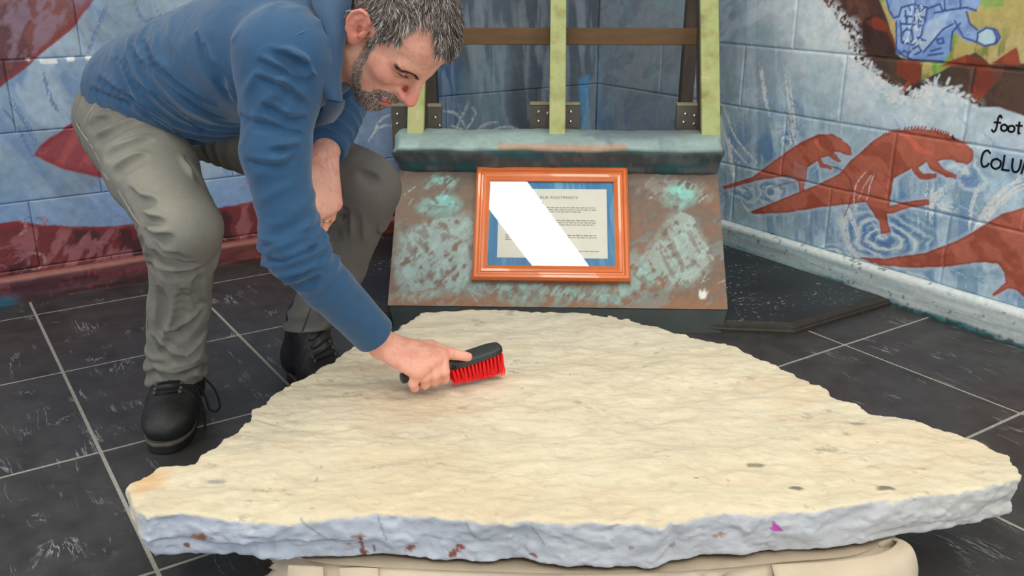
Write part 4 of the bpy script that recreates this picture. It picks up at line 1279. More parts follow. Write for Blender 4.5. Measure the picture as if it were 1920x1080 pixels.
# flaked ledge along the front face
rel = (Z3 - ZB) / (ZT - ZB)
step = .010 * sstep(.40, .46, rel + ((fbm(np.stack([X2 * 6, X2 * 0 + 3], -1), 2, 40) - .5) * .7)[..., None]) * sstep(.10, -.1, X2 + .25)[..., None] * front[..., None]
taper = .016 * sstep(.75, 0.0, rel) * (1 - front[..., None]) + .004 * (1 - rel)
dd = d2[..., None] + nz3 + step * -1.0 + .006 + taper * .6
top = Z3 - zt[..., None]; bot = zb[..., None] - Z3
s3 = -smin(-dd.astype(np.float32), -top.astype(np.float32), .010)
s3 = -smin(-s3, -bot.astype(np.float32), .006)
vol.d = s3.astype(np.float32)
def stone_col(P, N):
    x, y, z = P[:, 0], P[:, 1], P[:, 2]
    r = np.stack([x * .99 + y * .12, (-x * .12 + y * .99) * 2.4], -1)
    c = np.tile(lin((226, 213, 186)), (len(P), 1))
    def mix(col, w):
        nonlocal c
        w = np.clip(w, 0, 1)[:, None]; c = c * (1 - w) + lin(col) * w
    a, b2 = fbm(r * 7, 4, 51), fbm(r * 18, 5, 52, .6)
    mix((233, 221, 194), sstep(.48, .66, a) * .8)
    mix((222, 212, 190), sstep(.5, .68, b2) * .5)
    mix((224, 202, 172), sstep(.54, .72, fbm(r * 4 + 9, 3, 53)) * .6)
    mix((222, 206, 172), sstep(1.55, 1.25, y) * .28)
    mix((206, 202, 192), sstep(1.75, 2.05, y) * .35)
    mix((186, 174, 154), sstep(.60, .74, fbm(xy_(x, y) * 34, 4, 54, .65)) * .28)
    mix((150, 142, 128), sstep(.69, .76, fbm(xy_(x, y) * 22 + 4, 5, 55, .75)) * .5)
    for (px_, py_, rr, cc) in ((.457, 1.285, .010, (110, 104, 94)), (.60, 1.287, .011, (112, 106, 98)), (-.485, 1.303, .014, (164, 160, 152)), (.62, 1.50, .018, (160, 150, 134)), (.41, 1.36, .010, (140, 130, 112)), (.30, 1.31, .006, (130, 122, 108))):
        dd_ = np.hypot((x - px_) * .7, (y - py_) * 1.8) + (b2 - .5) * .03
        mix(cc, sstep(rr, rr * .4, dd_) * .9 * (z > .15))
    mix((226, 178, 120), sstep(.05, .01, np.hypot(x + .59, (y - 1.30)) + (b2 - .5) * .05) * .7)
    # sides: paler grey stone, front tinted with painted blue skylight
    side = sstep(.62, .42, N[:, 2] + (b2 - .5) * .3) * (z < zt_at(x, y) - .004)
    side = np.maximum(side, sstep(.016, .024, zt_at(x, y) - z))
    sc = np.tile(lin((206, 207, 210)), (len(P), 1))
    q = np.stack([x * 12, y * 12, z * 26], -1)
    n = fbm(q, 4, 56)[:, None]; sc = sc * (.90 + .2 * n)
    blue = (sstep(.35, -.35, x) * front_w(y))[:, None]  # bluish skylight cast put into the front's colour, stronger leftwards
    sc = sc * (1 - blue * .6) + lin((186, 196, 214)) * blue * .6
    crm = sstep(-.555, -.585, x) + sstep(.45, .8, x) * .45 + sstep(1.35, 1.5, y)
    crm = np.clip(crm, 0, 1)[:, None]; sc = sc * (1 - crm) + lin((216, 206, 188)) * crm
    c = c * (1 - side[:, None]) + sc * side[:, None]
    def blot(px_, pz_, rx, rz, col, w=.9):
        k = np.hypot((x - px_) / rx, (z - pz_) / rz) + (fbm(np.stack([x * 160, z * 160], -1), 3, 57) - .5) * 1.6
        mix(col, sstep(1.0, .6, k) * w * (y < 1.36) * side)
    blot(-.475, .135, .016, .010, (150, 92, 44)); blot(-.488, .128, .006, .005, (170, 120, 70)); blot(-.505, .113, .006, .004, (116, 70, 56))
    blot(-.232, .118, .0035, .026, (132, 64, 40)); blot(-.236, .139, .012, .004, (150, 90, 60), .7); blot(-.228, .099, .006, .006, (136, 60, 36))
    blot(-.213, .108, .0018, .012, (110, 90, 80)); blot(-.252, .120, .006, .004, (180, 140, 110), .8)
    blot(-.158, .112, .008, .007, (142, 66, 44)); blot(-.090, .110, .010, .008, (140, 62, 40)); blot(-.080, .118, .008, .004, (150, 74, 52))
    blot(.033, .110, .007, .005, (150, 80, 56)); blot(.315, .135, .018, .004, (160, 100, 74), .7); blot(.18, .13, .005, .004, (150, 90, 70), .7)
    blot(.245, .125, .008, .005, (120, 100, 88), .6)
    # pink paint fleck
    mix((206, 84, 186), inpoly(x, z, [(.401, .155), (.409, .148), (.417, .138), (.404, .135), (.398, .139)]).astype(float) * (y < 1.36) * .95)
    # dark seams
    for pl in ([(-.32, .168), (-.30, .150), (-.285, .135), (-.27, .125)], [(-.205, .168), (-.196, .14), (-.192, .132)], [(.03, .160), (.05, .13)], [(-.07, .165), (-.055, .14)]):
        d_, _ = segdist(x, z, pl); mix((150, 146, 142), sstep(.0022, .0008, d_) * (y < 1.36) * .7)
    return c
def xy_(x, y): return np.stack([x, y * 1.5], -1)
def zt_at(x, y):
    i = np.clip(((x - vol.lo[0]) / H).astype(int), 0, nx - 1); j = np.clip(((y - vol.lo[1]) / H).astype(int), 0, ny - 1)
    return zt[i, j]
def front_w(y): return sstep(1.45, 1.30, y)
slab = vol.mesh('limestone_slab', M_STONE, None, stone_col)
tag(slab, 'large cream limestone slab with broken edges lying on a canvas cloth', 'stone slab')
del p3, nz3, s3, dd, top, bot

# ================================================================== CANVAS CLOTH UNDER THE SLAB
M_CANVAS = mat('beige_canvas', (204, 187, 164), rough=.9, var=.08, vscale=12, bump=.25, bscale=400, spec=.1)
ring = curve([(-.365, 1.245), (-.30, 1.205), (-.15, 1.188), (.05, 1.178), (.25, 1.182), (.42, 1.205), (.54, 1.225), (.60, 1.275), (.60, 1.34), (.52, 1.50), (.40, 1.74), (.22, 1.93), (-.05, 1.96), (-.20, 1.91), (-.33, 1.78), (-.44, 1.692), (-.466, 1.655), (-.43, 1.58), (-.42, 1.42), (-.385, 1.30), (-.365, 1.245)], 26)[:-1]
nr = len(ring); npf = 22
nrm2 = np.roll(ring, -1, 0) - np.roll(ring, 1, 0); nrm2 = np.stack([nrm2[:, 1], -nrm2[:, 0]], -1); nrm2 /= np.linalg.norm(nrm2, axis=1)[:, None]
sarc = np.concatenate([[0], np.cumsum(np.linalg.norm(np.diff(ring, axis=0), axis=1))])
V = np.zeros((nr, npf, 3))
for k in range(npf):
    t = k / (npf - 1)
    z = .0905 * (1 - t) ** .9
    fold = fbm(np.stack([sarc * 9 + t * 2.2, np.full(nr, t * 1.6)], -1), 3, 61)
    rid = 1 - np.abs(2 * fbm(np.stack([sarc * 15 + t * 5.0, np.full(nr, t * 2.0)], -1), 2, 62) - 1)
    out = -.012 + .022 * math.sin(math.pi * min(1, t * 1.2)) + .020 * t + (fold - .5) * .050 * (t > 0) * min(1, t * 3) + (rid - .7) * .052 * min(1, t * 3)
    out = out * sstep(0, .12, t) if t < .12 else out
    V[:, k, :2] = ring + nrm2 * out[:, None] if hasattr(out, '__len__') else ring + nrm2 * out
    V[:, k, 2] = z + (fold - .5) * .008 * (0 < t < 1) * math.sin(math.pi * t)
V[:, -1, 2] = .0015
V[:, 0, 2] = .0895
idx = np.arange(nr * npf).reshape(nr, npf); idn = np.roll(idx, -1, 0)
F = [tuple(map(int, q)) for q in np.stack([idx[:, :-1], idx[:, 1:], idn[:, 1:], idn[:, :-1]], -1).reshape(-1, 4)]
F.append(tuple(map(int, idx[::-1, 0]))); F.append(tuple(map(int, idx[:, -1])))
cloth = empty('canvas_cloth', (0, 1.2, 0))
tag(cloth, 'crumpled beige canvas cloth bunched beneath the limestone slab', 'cloth')
Vl = V.reshape(-1, 3) - np.array([0, 1.2, 0])
o = mesh_obj('bunched_cloth', Vl, F, M_CANVAS, cloth, smooth=True)
def sheet(paths, name, thick=.003):
    """a strip of cloth lofted through several polylines"""
    C = np.array([curve(p, 8) for p in paths]); n, m_ = C.shape[:2]
    # resample the loft direction smoothly
    D = np.array([curve(C[:, j], 8) for j in range(m_)]).transpose(1, 0, 2); n = D.shape[0]
    nrm = np.cross(np.gradient(D, axis=0), np.gradient(D, axis=1)); nrm /= np.linalg.norm(nrm, axis=-1)[..., None] + 1e-9
    A, B = D + nrm * thick / 2, D - nrm * thick / 2
    ia = np.arange(n * m_).reshape(n, m_); ib = ia + n * m_
    F = [tuple(map(int, q)) for q in np.stack([ia[:-1, :-1], ia[1:, :-1], ia[1:, 1:], ia[:-1, 1:]], -1).reshape(-1, 4)]
    F += [tuple(map(int, q)) for q in np.stack([ib[:-1, :-1], ib[:-1, 1:], ib[1:, 1:], ib[1:, :-1]], -1).reshape(-1, 4)]
    for e, f_ in ((ia[0], ib[0]), (ia[-1][::-1], ib[-1][::-1]), (ia[:, 0][::-1], ib[:, 0][::-1]), (ia[:, -1], ib[:, -1])):
        F += [(int(e[i]), int(e[i + 1]), int(f_[i + 1]), int(f_[i])) for i in range(len(e) - 1)]
    return mesh_obj(name, np.vstack([A.reshape(-1, 3), B.reshape(-1, 3)]) - np.array([0, 1.2, 0]), F, M_CANVAS, cloth, smooth=True)
# turned-up flap at the right-hand end, and two loose pleats near the left end
sheet([[(.40, 1.165, .004), (.40, 1.150, .035), (.40, 1.168, .075), (.40, 1.20, .088)],
       [(.50, 1.165, .004), (.50, 1.150, .040), (.50, 1.172, .078), (.50, 1.21, .088)],
       [(.585, 1.185, .004), (.590, 1.172, .045), (.588, 1.20, .083), (.58, 1.23, .088)],
       [(.628, 1.235, .004), (.640, 1.225, .050), (.632, 1.235, .088), (.615, 1.255, .090)],
       [(.615, 1.275, .004), (.628, 1.270, .050), (.622, 1.268, .085), (.606, 1.268, .088)],
       [(.580, 1.262, .012), (.590, 1.255, .050), (.588, 1.256, .080), (.58, 1.258, .086)]], 'turned_flap')
sheet([[(-.345, 1.20, .088), (-.345, 1.185, .06), (-.33, 1.165, .02), (-.31, 1.15, .002)],
       [(-.325, 1.198, .088), (-.318, 1.176, .074), (-.300, 1.158, .04), (-.27, 1.140, .002)],
       [(-.29, 1.195, .088), (-.285, 1.175, .06), (-.27, 1.160, .02), (-.25, 1.150, .002)]], 'loose_pleat')
sheet([[(-.265, 1.19, .089), (-.262, 1.172, .06), (-.25, 1.155, .02), (-.24, 1.14, .002)],
       [(-.235, 1.192, .089), (-.230, 1.168, .072), (-.220, 1.150, .035), (-.205, 1.130, .002)],
       [(-.205, 1.19, .089), (-.200, 1.170, .06), (-.19, 1.155, .02), (-.18, 1.145, .002)]], 'loose_pleat')
sheet([[(-.445, 1.70, .090), (-.470, 1.70, .078), (-.478, 1.695, .06)],
       [(-.455, 1.665, .090), (-.485, 1.66, .078), (-.492, 1.655, .06)],
       [(-.455, 1.62, .090), (-.475, 1.62, .075), (-.480, 1.615, .06)]], 'loose_pleat')

# ================================================================== HAND BRUSH
M_BLK = mat('charcoal_plastic', (52, 56, 56), rough=.45, var=.05, vscale=40)
M_RED = mat('red_bristle', (245, 14, 24), rough=.5, var=.15, vscale=200)
HA = np.array([-.213, 1.618, .209]); HB = np.array([-.124, 1.652, .223]); HT = np.array([-.026, 1.698, .240])
bd = (HT - HB) / np.linalg.norm(HT - HB)
bz = np.array([-.02, -.10, 1.0]); bz -= bd * (bz @ bd); bz /= np.linalg.norm(bz); bs = np.cross(bz, bd)
brush = bpy.data.objects.new('hand_brush', None); brush.empty_display_size = .05; link(brush)
brush.matrix_world = frame(HB, bd, bs, bz)
tag(brush, 'charcoal hand brush with red bristles held on the limestone slab', 'brush')
BLn = np.linalg.norm(HT - HB)
# block: rounded plan, slightly domed
n = 40; pts = []
for k in range(n):
    a = 2 * math.pi * k / n
    cx, cy = math.cos(a), math.sin(a)
    x = BLn / 2 + (BLn / 2 + .004) * np.sign(cx) * abs(cx) ** .55
    w = .0205 * (1 - .25 * sstep(.03, -.005, x))
    pts.append((x, w * np.sign(cy) * abs(cy) ** .55))
MB().prism(pts, -.007, .008, bevel=.004, seg=3).build('block', M_BLK, brush, smooth=True)
a_l = np.linalg.inv(np.array(brush.matrix_world)) @ np.array([*HA, 1])
hp = curve([(.010, 0, .001), (-.02, 0, .003), (-.055, 0, .002), tuple(a_l[:3] * .93), tuple(a_l[:3])], 6)
rs = np.interp(np.linspace(0, 1, len(hp)), [0, .2, .6, .9, 1], [.0135, .0095, .010, .0115, .004])
MB().tube(hp, list(rs), 12).build('handle', M_BLK, brush, smooth=True)
def tuft_mesh():
    m = MB()
    for q in range(16):
        a, r = random.uniform(0, 6.28), .0026 * math.sqrt(random.random())
        x, y = r * math.cos(a), r * math.sin(a); fl = random.uniform(1.2, 2.6)
        m.tube([(x, y, 0), (x * (1 + fl * .4), y * (1 + fl * .4), -.02), (x * (1 + fl), y * (1 + fl), -random.uniform(.038, .043))], .00055, 3, caps=False)
    return m
t0 = tuft_mesh().build('bristle_tuft', M_RED, brush)
first = True
zlen = .041
for i in range(14):
    for j in range(5):
        t = t0 if first else t0.copy()
        if not first: link(t, brush)
        first = False
        x = .003 + (BLn - .004) * i / 13; y = (j - 2) * .0072
        t.location = (x, y, -.006)
        hgt = (HB + bd * x)[2] - .182 - .008
        t.scale = (1, 1, max(.5, min(1.2, hgt / .041)))
        t.rotation_euler = (-(j - 2) * .05 + random.uniform(-.05, .05), (.5 - i / 13) * -.16 + random.uniform(-.05, .05) - .05, random.uniform(0, 6.28) * 0)

# ================================================================== THE MAN
A3 = lambda *v: np.array(v, float)
J = dict(hipR=A3(-.850, 2.035, .637), hipL=A3(-.700, 2.140, .640), kneeR=A3(-.640, 1.735, .480), kneeL=A3(-.310, 1.935, .512),
         ankR=A3(-.752, 1.885, .10), ankL=A3(-.480, 2.045, .12), shR=A3(-.384, 1.585, .812), elbR=A3(-.378, 1.530, .492),
         wrR=A3(-.246, 1.634, .273), shL=A3(-.345, 1.900, .830), elbL=A3(-.365, 2.085, .692), wrL=A3(-.382, 1.852, .592), midR=A3(-.401, 1.550, .662))
HC = A3(-.214, 1.664, .850)                                    # between the ears
HR = np.array([[.455, .722, -.521], [-.282, -.438, -.853], [-.844, .536, .004]])   # columns: forward, up, his right
HR = np.linalg.qr(HR)[0] * np.sign(np.diag(np.linalg.qr(HR)[1]))
head_w = lambda l: HC + HR @ np.array(l, float)
PEL = (J['hipR'] + J['hipL']) / 2
NB = A3(-.325, 1.722, .838)
unit = lambda v: v / np.linalg.norm(v)

man = empty('person', (PEL[0], PEL[1] - .1, 0))
tag(man, 'grey-haired man in blue shirt and grey trousers crouching to brush the slab', 'person')
MOFF = np.array(man.location)
def under_man(o, parent=None):
    o.parent = parent or man
    o.matrix_parent_inverse = Matrix.Translation(-Vector(MOFF))
    return o


def head_sd(x):
    l = (x - HC.astype(np.float32)) @ HR.astype(np.float32)
    F, Uu, R = l[..., 0], l[..., 1], l[..., 2]
    m = np.stack([F, Uu, np.abs(R)], -1)
    v = lambda *q: np.array(q, np.float32)
    def E(c, r): return sd_ell(m - v(*c), r)
    def Cn(a, b, r1, r2): return sd_cone(m, np.array(a, float), np.array(b, float), r1, r2)
    d = E((-.014, .054, 0), (.097, .083, .0765))
    d = smin(d, E((.036, .050, 0), (.060, .056, .062)), .03)
    d = smin(d, E((.034, -.012, 0), (.060, .060, .058)), .03)
    d = smin(d, E((.030, -.062, 0), (.058, .040, .050)), .03)
    d = smin(d, Cn((.000, -.055, .050), (.068, -.098, .014), .020, .018), .022)      # jaw line
    d = smin(d, E((.066, -.066, 0), (.036, .034, .034)), .022)                       # muzzle
    d = smin(d, E((.078, -.101, 0), (.019, .017, .020)), .016)                       # chin
    d = smin(d, Cn((.090, .027, .008), (.074, .027, .046), .012, .011), .014)        # brow
    d = smin(d, E((.060, -.012, .044), (.024, .018, .018)), .022)                    # cheekbone
    d = -smin(-d, E((.095, .010, .033), (.014, .012, .018)), .016)                   # eye socket
    d = smin(d, E((.0745, .009, .033), (.0125, .0120, .0150)), .004)                 # lidded eye
    d = smin(d, Cn((.072, .0065, .046), (.087, .002, .022), .0028, .0028), .004)     # lower lid edge
    d = smin(d, Cn((.094, .020, 0), (.117, -.024, 0), .0085, .0115), .012)           # nose
    d = smin(d, E((.1165, -.028, 0), (.0125, .0105, .0125)), .008)
    d = smin(d, E((.101, -.032, .0135), (.012, .0092, .0080)), .006)                 # wing
    d = -smin(-d, E((.106, -.0408, .0072), (.005, .0032, .0028)), .003)               # nostril
    d = smin(d, Cn((.1005, -.059, 0), (.087, -.0655, .024), .0065, .0040), .005)     # lips
    d = smin(d, Cn((.0985, -.0735, 0), (.087, -.0675, .022), .0070, .0040), .005)
    d = -smin(-d, Cn((.1075, -.0665, 0), (.090, -.0665, .024), .0022, .0018), .004)  # mouth line
    d = -smin(-d, Cn((.104, -.034, .020), (.088, -.062, .034), .003, .003), .010)    # nasolabial fold
    # ears
    e = m - v(-.012, .004, .079)
    ef, eu, er = e[..., 0] * .97 + e[..., 1] * .22, -e[..., 0] * .22 + e[..., 1] * .97, e[..., 2] + e[..., 0] * .35
    q = np.stack([ef, eu, er], -1)
    ear = sd_ell(q, (.0180, .0325, .0060))
    ear = smin(ear, sd_ell(q - v(.002, -.027, .000), (.0095, .0105, .0060)), .006)
    ear = -smin(-ear, sd_ell(q - v(.001, .006, .0075), (.0135, .0225, .0062)), .002)
    rim = [(.012, .012, .003), (.013, .024, .004), (.004, .0335, .004), (-.008, .031, .004), (-.0165, .018, .004), (-.0175, .002, .004), (-.012, -.014, .003), (-.004, -.024, .003)]
    for a_, b_ in zip(rim[:-1], rim[1:]): ear = smin(ear, sd_cone(q, np.array(a_), np.array(b_), .0036, .0036), .0015)
    anti = [(.000, .024, .001), (-.006, .012, .002), (-.008, .000, .002), (-.004, -.012, .001)]
    for a_, b_ in zip(anti[:-1], anti[1:]): ear = smin(ear, sd_cone(q, np.array(a_), np.array(b_), .0030, .0030), .003)
    ear = -smin(-ear, sd_ell(q - v(.004, -.003, .004), (.0065, .0100, .0100)), .002)
    ear = smin(ear, sd_ell(q - v(.0120, -.006, .003), (.0040, .0070, .0050)), .003)
    d = smin(d, ear, .006)
    return d


h = .0027
body = Vol((-.96, 1.44, .03), (-.02, 2.26, 1.02), h)
body.add(head_sd, HC - .16, HC + .16)
body.cone(head_w((-.030, -.030, 0)), NB, .052, .060, .02)
body.cone(head_w((.012, -.075, 0)), NB + A3(.01, -.03, -.03), .036, .048, .02)
# sternomastoid ridge
body.cone(head_w((-.012, -.03, .052)), NB + A3(.02, -.045, -.04), .012, .012, .014)
SH = (J['shR'] + J['shL']) / 2
body.cone(NB, SH * .6 + PEL * .4, .062, .085, .03)
body.cone(SH * .6 + PEL * .4, PEL, .085, .085, .03)
for s in 'RL':
    body.cone(SH, J['sh' + s], .055, .040, .02)
    if s == 'R':
        body.cone(J['shR'], J['midR'], .040, .038, .01); body.cone(J['midR'], J['elbR'], .038, .032, .01)
    else: body.cone(J['sh' + s], J['elb' + s], .040, .034, .01)
    f0 = J['elb' + s]; f1 = J['wr' + s]
    body.cone(f0, f0 * .4 + f1 * .6, .032, .034, .01)
    body.cone(f0 * .4 + f1 * .6, f1, .034, .0265, .01)
    body.cone(PEL, J['hip' + s], .07, .07, .02)
    body.cone(J['hip' + s], J['knee' + s], .07, .048, .02)
    body.cone(J['knee' + s], J['ank' + s], .044, .024, .02)
    body.cone(J['ank' + s], A3(-.742, 1.80, .058) if s == 'R' else A3(-.448, 1.986, .058), .024, .022, .02)


def hand(wr, mcp, pip, dip, tip, rf, palm_r, thumb, rt):
    """palm as a fan of tapered bones, then five separate fingers"""
    n = len(mcp)
    for i in range(4):
        base = wr + (mcp[i] - mcp.mean(0)) * .42
        body.cone(base, mcp[i], palm_r * 1.08, palm_r * .92, .010)
        if i < 3: body.cone((base + wr + (mcp[i + 1] - mcp.mean(0)) * .42) / 2, (mcp[i] + mcp[i + 1]) / 2, palm_r, palm_r * .84, .008)
    for i in range(4):
        r = rf[i]
        pts = [mcp[i] * .9 + (wr + (mcp[i] - mcp.mean(0)) * .42) * .1, mcp[i], pip[i], dip[i], tip[i]]
        rr = [r, r * 1.10, r * 1.0, r * .90, r * .78]
        for k in range(4): body.cone(pts[k], pts[k + 1], rr[k], rr[k + 1], .0025)
    for k in range(len(thumb) - 1):
        body.cone(thumb[k], thumb[k + 1], rt[k], rt[k + 1], .007 if k < 2 else .003)


# right hand closed round the brush handle
hd = unit(HT - HA)
HND = HB + (HA - HB) * .18
def hpt(i): return HND - hd * .0205 * i
mcp = np.array([(-.1345, 1.632, .2500), (-.150, 1.615, .2490), (-.166, 1.600, .2445), (-.180, 1.588, .2375)])
pip = np.array([hpt(i) + A3(.010, -.033, .006) for i in range(4)])
pip[3] = mcp[3] + unit(pip[3] - mcp[3]) * .026
dip = np.array([hpt(i) + A3(.010, -.021, -.0135) for i in range(4)])
tip = np.array([hpt(i) + A3(.004, .000, -.0175) for i in range(4)])
thumb = np.array([J['wrR'] + A3(.028, .010, -.012), (-.160, 1.656, .2560), (-.1136, 1.6430, .2500), (-.0853, 1.6335, .2480)])
hand(J['wrR'], mcp, pip, dip, tip, [.0110, .0110, .0104, .0094], .0165, thumb, [.020, .0160, .0112, .0090])
RHAND = dict(mcp=mcp, tip=tip, thumb=thumb)
# left hand hanging relaxed against the thigh
W_ = J['wrL']
lat = A3(.013, .0145, .001)
m0 = A3(-.377, 1.786, .498)
mcpL = np.array([m0 - lat * 1.6 + A3(0, 0, -.004), m0 - lat * .5, m0 + lat * .6 + A3(0, 0, .001), m0 + lat * 1.6 + A3(0, 0, .008)])
dL = np.array([unit(A3(-.30, -.02, -1.0)), unit(A3(-.26, .04, -1.0)), unit(A3(-.28, .10, -1.0)), unit(A3(-.34, .16, -1.0))])
ln = np.array([.040, .044, .041, .033])
pipL = mcpL + dL * ln[:, None]
d2L = np.array([unit(A3(-.62, .30, -.85)) for _ in range(4)])
dipL = pipL + d2L * (ln * .60)[:, None]
d3L = np.array([unit(A3(-.70, .62, -.60)) for _ in range(4)])
tipL = dipL + d3L * (ln * .50)[:, None]
thL = np.array([W_ + A3(-.018, -.030, -.020), (-.411, 1.795, .546), (-.420, 1.772, .509), (-.416, 1.768, .484)])
hand(W_, mcpL, pipL, dipL, tipL, [.0095, .0096, .0092, .0080], .0165, thL, [.019, .0145, .0112, .0090])

SK = (224, 160, 136)
def skin_col(P, N):
    l = (P - HC) @ HR
    F, Uu, R = l[:, 0], l[:, 1], l[:, 2]; aR = np.abs(R)
    c = np.tile(lin((238, 174, 150)), (len(P), 1))
    def mix(col, w):
        nonlocal c
        w = np.clip(w, 0, 1)[:, None]; c = c * (1 - w) + lin(col) * w
    n = fbm(P * 60, 4, 71); n2 = fbm(P * 260, 3, 72)
    mix((226, 148, 128), sstep(.46, .66, n) * .6)
    mix((200, 138, 114), sstep(.55, .75, n2) * .35)
    hd_ = sstep(.17, .15, np.linalg.norm(P - HC, axis=1))
    # warmer nose, ears, cheeks
    mix((226, 128, 118), hd_ * np.exp(-(((F - .115) / .022) ** 2 + ((Uu + .028) / .022) ** 2 + (R / .022) ** 2)) * .9)
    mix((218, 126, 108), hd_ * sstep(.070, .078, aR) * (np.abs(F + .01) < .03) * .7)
    mix((222, 138, 120), hd_ * np.exp(-(((aR - .045) / .02) ** 2 + ((Uu + .015) / .02) ** 2)) * (F > .04) * .5)
    # lips
    lip = hd_ * (F > .080) * sstep(.030, .022, aR) * sstep(.0125, .009, np.abs(Uu + .0662 + .15 * (aR - .0) * .4))
    mix((196, 104, 100), lip * .85)
    mix((110, 56, 54), lip * sstep(.0022, .0008, np.abs(Uu + .0665)) * .9)
    # lash line of the lowered lid, crease above it
    ld, _ = segdist(aR, Uu, [(.053, .0128), (.042, .0108), (.030, .0058), (.0165, .0030)])
    up_ = hd_ * (F > .06)
    mix((176, 112, 96), up_ * sstep(.0110, .002, ld) * .55)
    mix((58, 42, 38), up_ * sstep(.0019, .0008, ld) * sstep(.050, .044, aR))
    cd_, _ = segdist(aR, Uu, [(.050, .0195), (.038, .0165), (.022, .0110)])
    mix((160, 98, 84), up_ * sstep(.0022, .0006, cd_) * .6)
    # cut of the nostril
    mix((120, 62, 56), hd_ * sstep(.0042, .0028, np.sqrt(((F - .106) / 1.3) ** 2 + (Uu + .0405) ** 2 + (aR - .0075) ** 2)))
    # grizzled stubble: moustache, chin, along the jaw, up to the sideburn
    st = beard_mask(F, Uu, aR, n) * hd_
    g = fbm(P * 420, 2, 73)
    mix((128, 112, 104), st * .75); mix((92, 78, 74), st * sstep(.52, .66, g) * .7 * sstep(.02, .06, F)); mix((206, 198, 190), st * sstep(.5, .36, g) * .6)
    # scalp under the hair
    hm = hair_mask(F, Uu, aR) * hd_
    mix((120, 106, 98), hm * .85)
    # fingernail and knuckle tints
    for hnd, tips, mc in ((0, tip, mcp), (1, tipL, mcpL)):
        for q in mc: mix((206, 126, 108), np.exp(-(np.linalg.norm(P - q, axis=1) / .011) ** 2) * .5)
    # ring on the left ring finger is its own part; hair on forearms
    fa = sstep(.10, .02, np.linalg.norm(P - J['wrL'], axis=1))
    mix((160, 112, 90), fa * sstep(.5, .66, fbm(P * np.array([260, 260, 60]), 3, 75)) * .3)
    return c


def beard_mask(F, Uu, aR, n):
    j = (n - .5) * .012
    low = inpoly(F + j, Uu + j, [(.056, -.086), (.073, -.069), (.078, -.054), (.0845, -.0435), (.098, -.0395), (.14, -.0405), (.14, -.2), (.03, -.2), (.03, -.112)]).astype(float)
    low = low * sstep(-.125, -.112, Uu)
    sd_, _ = segdist(F, Uu, [(.020, .006), (.021, -.016), (.031, -.045), (.048, -.073), (.060, -.088)])
    strip = sstep(.0115, .007, sd_ + np.abs(j) * .5) * (aR > .034) * .9
    gap = 1 - sstep(.027, .022, aR) * sstep(.0115, .0085, np.abs(Uu + .0662)) * (F > .08)
    return np.clip(np.maximum(low, strip) * gap, 0, 1)


HAIRLINE = [(.0233, -.003), (.0191, .0154), (.0318, .0359), (.0445, .060), (.0345, .078), (.029, .0935), (.030, .107), (.040, .1115), (.0554, .1046), (.0749, .0974), (.086, .089), (.13, .086), (.13, .3), (-.3, .3), (-.3, -.045), (-.032, -.045), (-.032, .037), (.009, .037), (.009, -.003)]
def hair_mask(F, Uu, aR):
    ear = (np.abs(aR - .082) < .016) & (np.abs(F + .012) < .024) & (np.abs(Uu - .002) < .038)
    return (inpoly(F, Uu, HAIRLINE) & ~ear).astype(float)


M_SKIN, nt, b = new_mat('skin')
at = nd(nt, 'ShaderNodeAttribute', attribute_name='Col'); nt.links.new(at.outputs['Color'], b.inputs['Base Color'])
b.inputs['Roughness'].default_value = .48; b.inputs['Subsurface Weight'].default_value = .12
b.inputs['Subsurface Radius'].default_value = (.9, .35, .2); b.inputs['Subsurface Scale'].default_value = .006
tc = nd(nt, 'ShaderNodeTexCoord'); nz = nd(nt, 'ShaderNodeTexNoise', Scale=420.0, Detail=3.0); nt.links.new(tc.outputs['Object'], nz.inputs['Vector'])
bp = nd(nt, 'ShaderNodeBump', Strength=.18, Distance=.0015); nt.links.new(nz.outputs['Fac'], bp.inputs['Height']); nt.links.new(bp.outputs['Normal'], b.inputs['Normal'])
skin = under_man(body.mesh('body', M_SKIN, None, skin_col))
me = skin.data
SP = np.zeros(len(me.vertices) * 3, dtype=np.float32); me.vertices.foreach_get('co', SP); SP = SP.reshape(-1, 3).astype(float)
SN = np.zeros(len(me.vertices) * 3, dtype=np.float32); me.vertices.foreach_get('normal', SN); SN = SN.reshape(-1, 3).astype(float)
del body

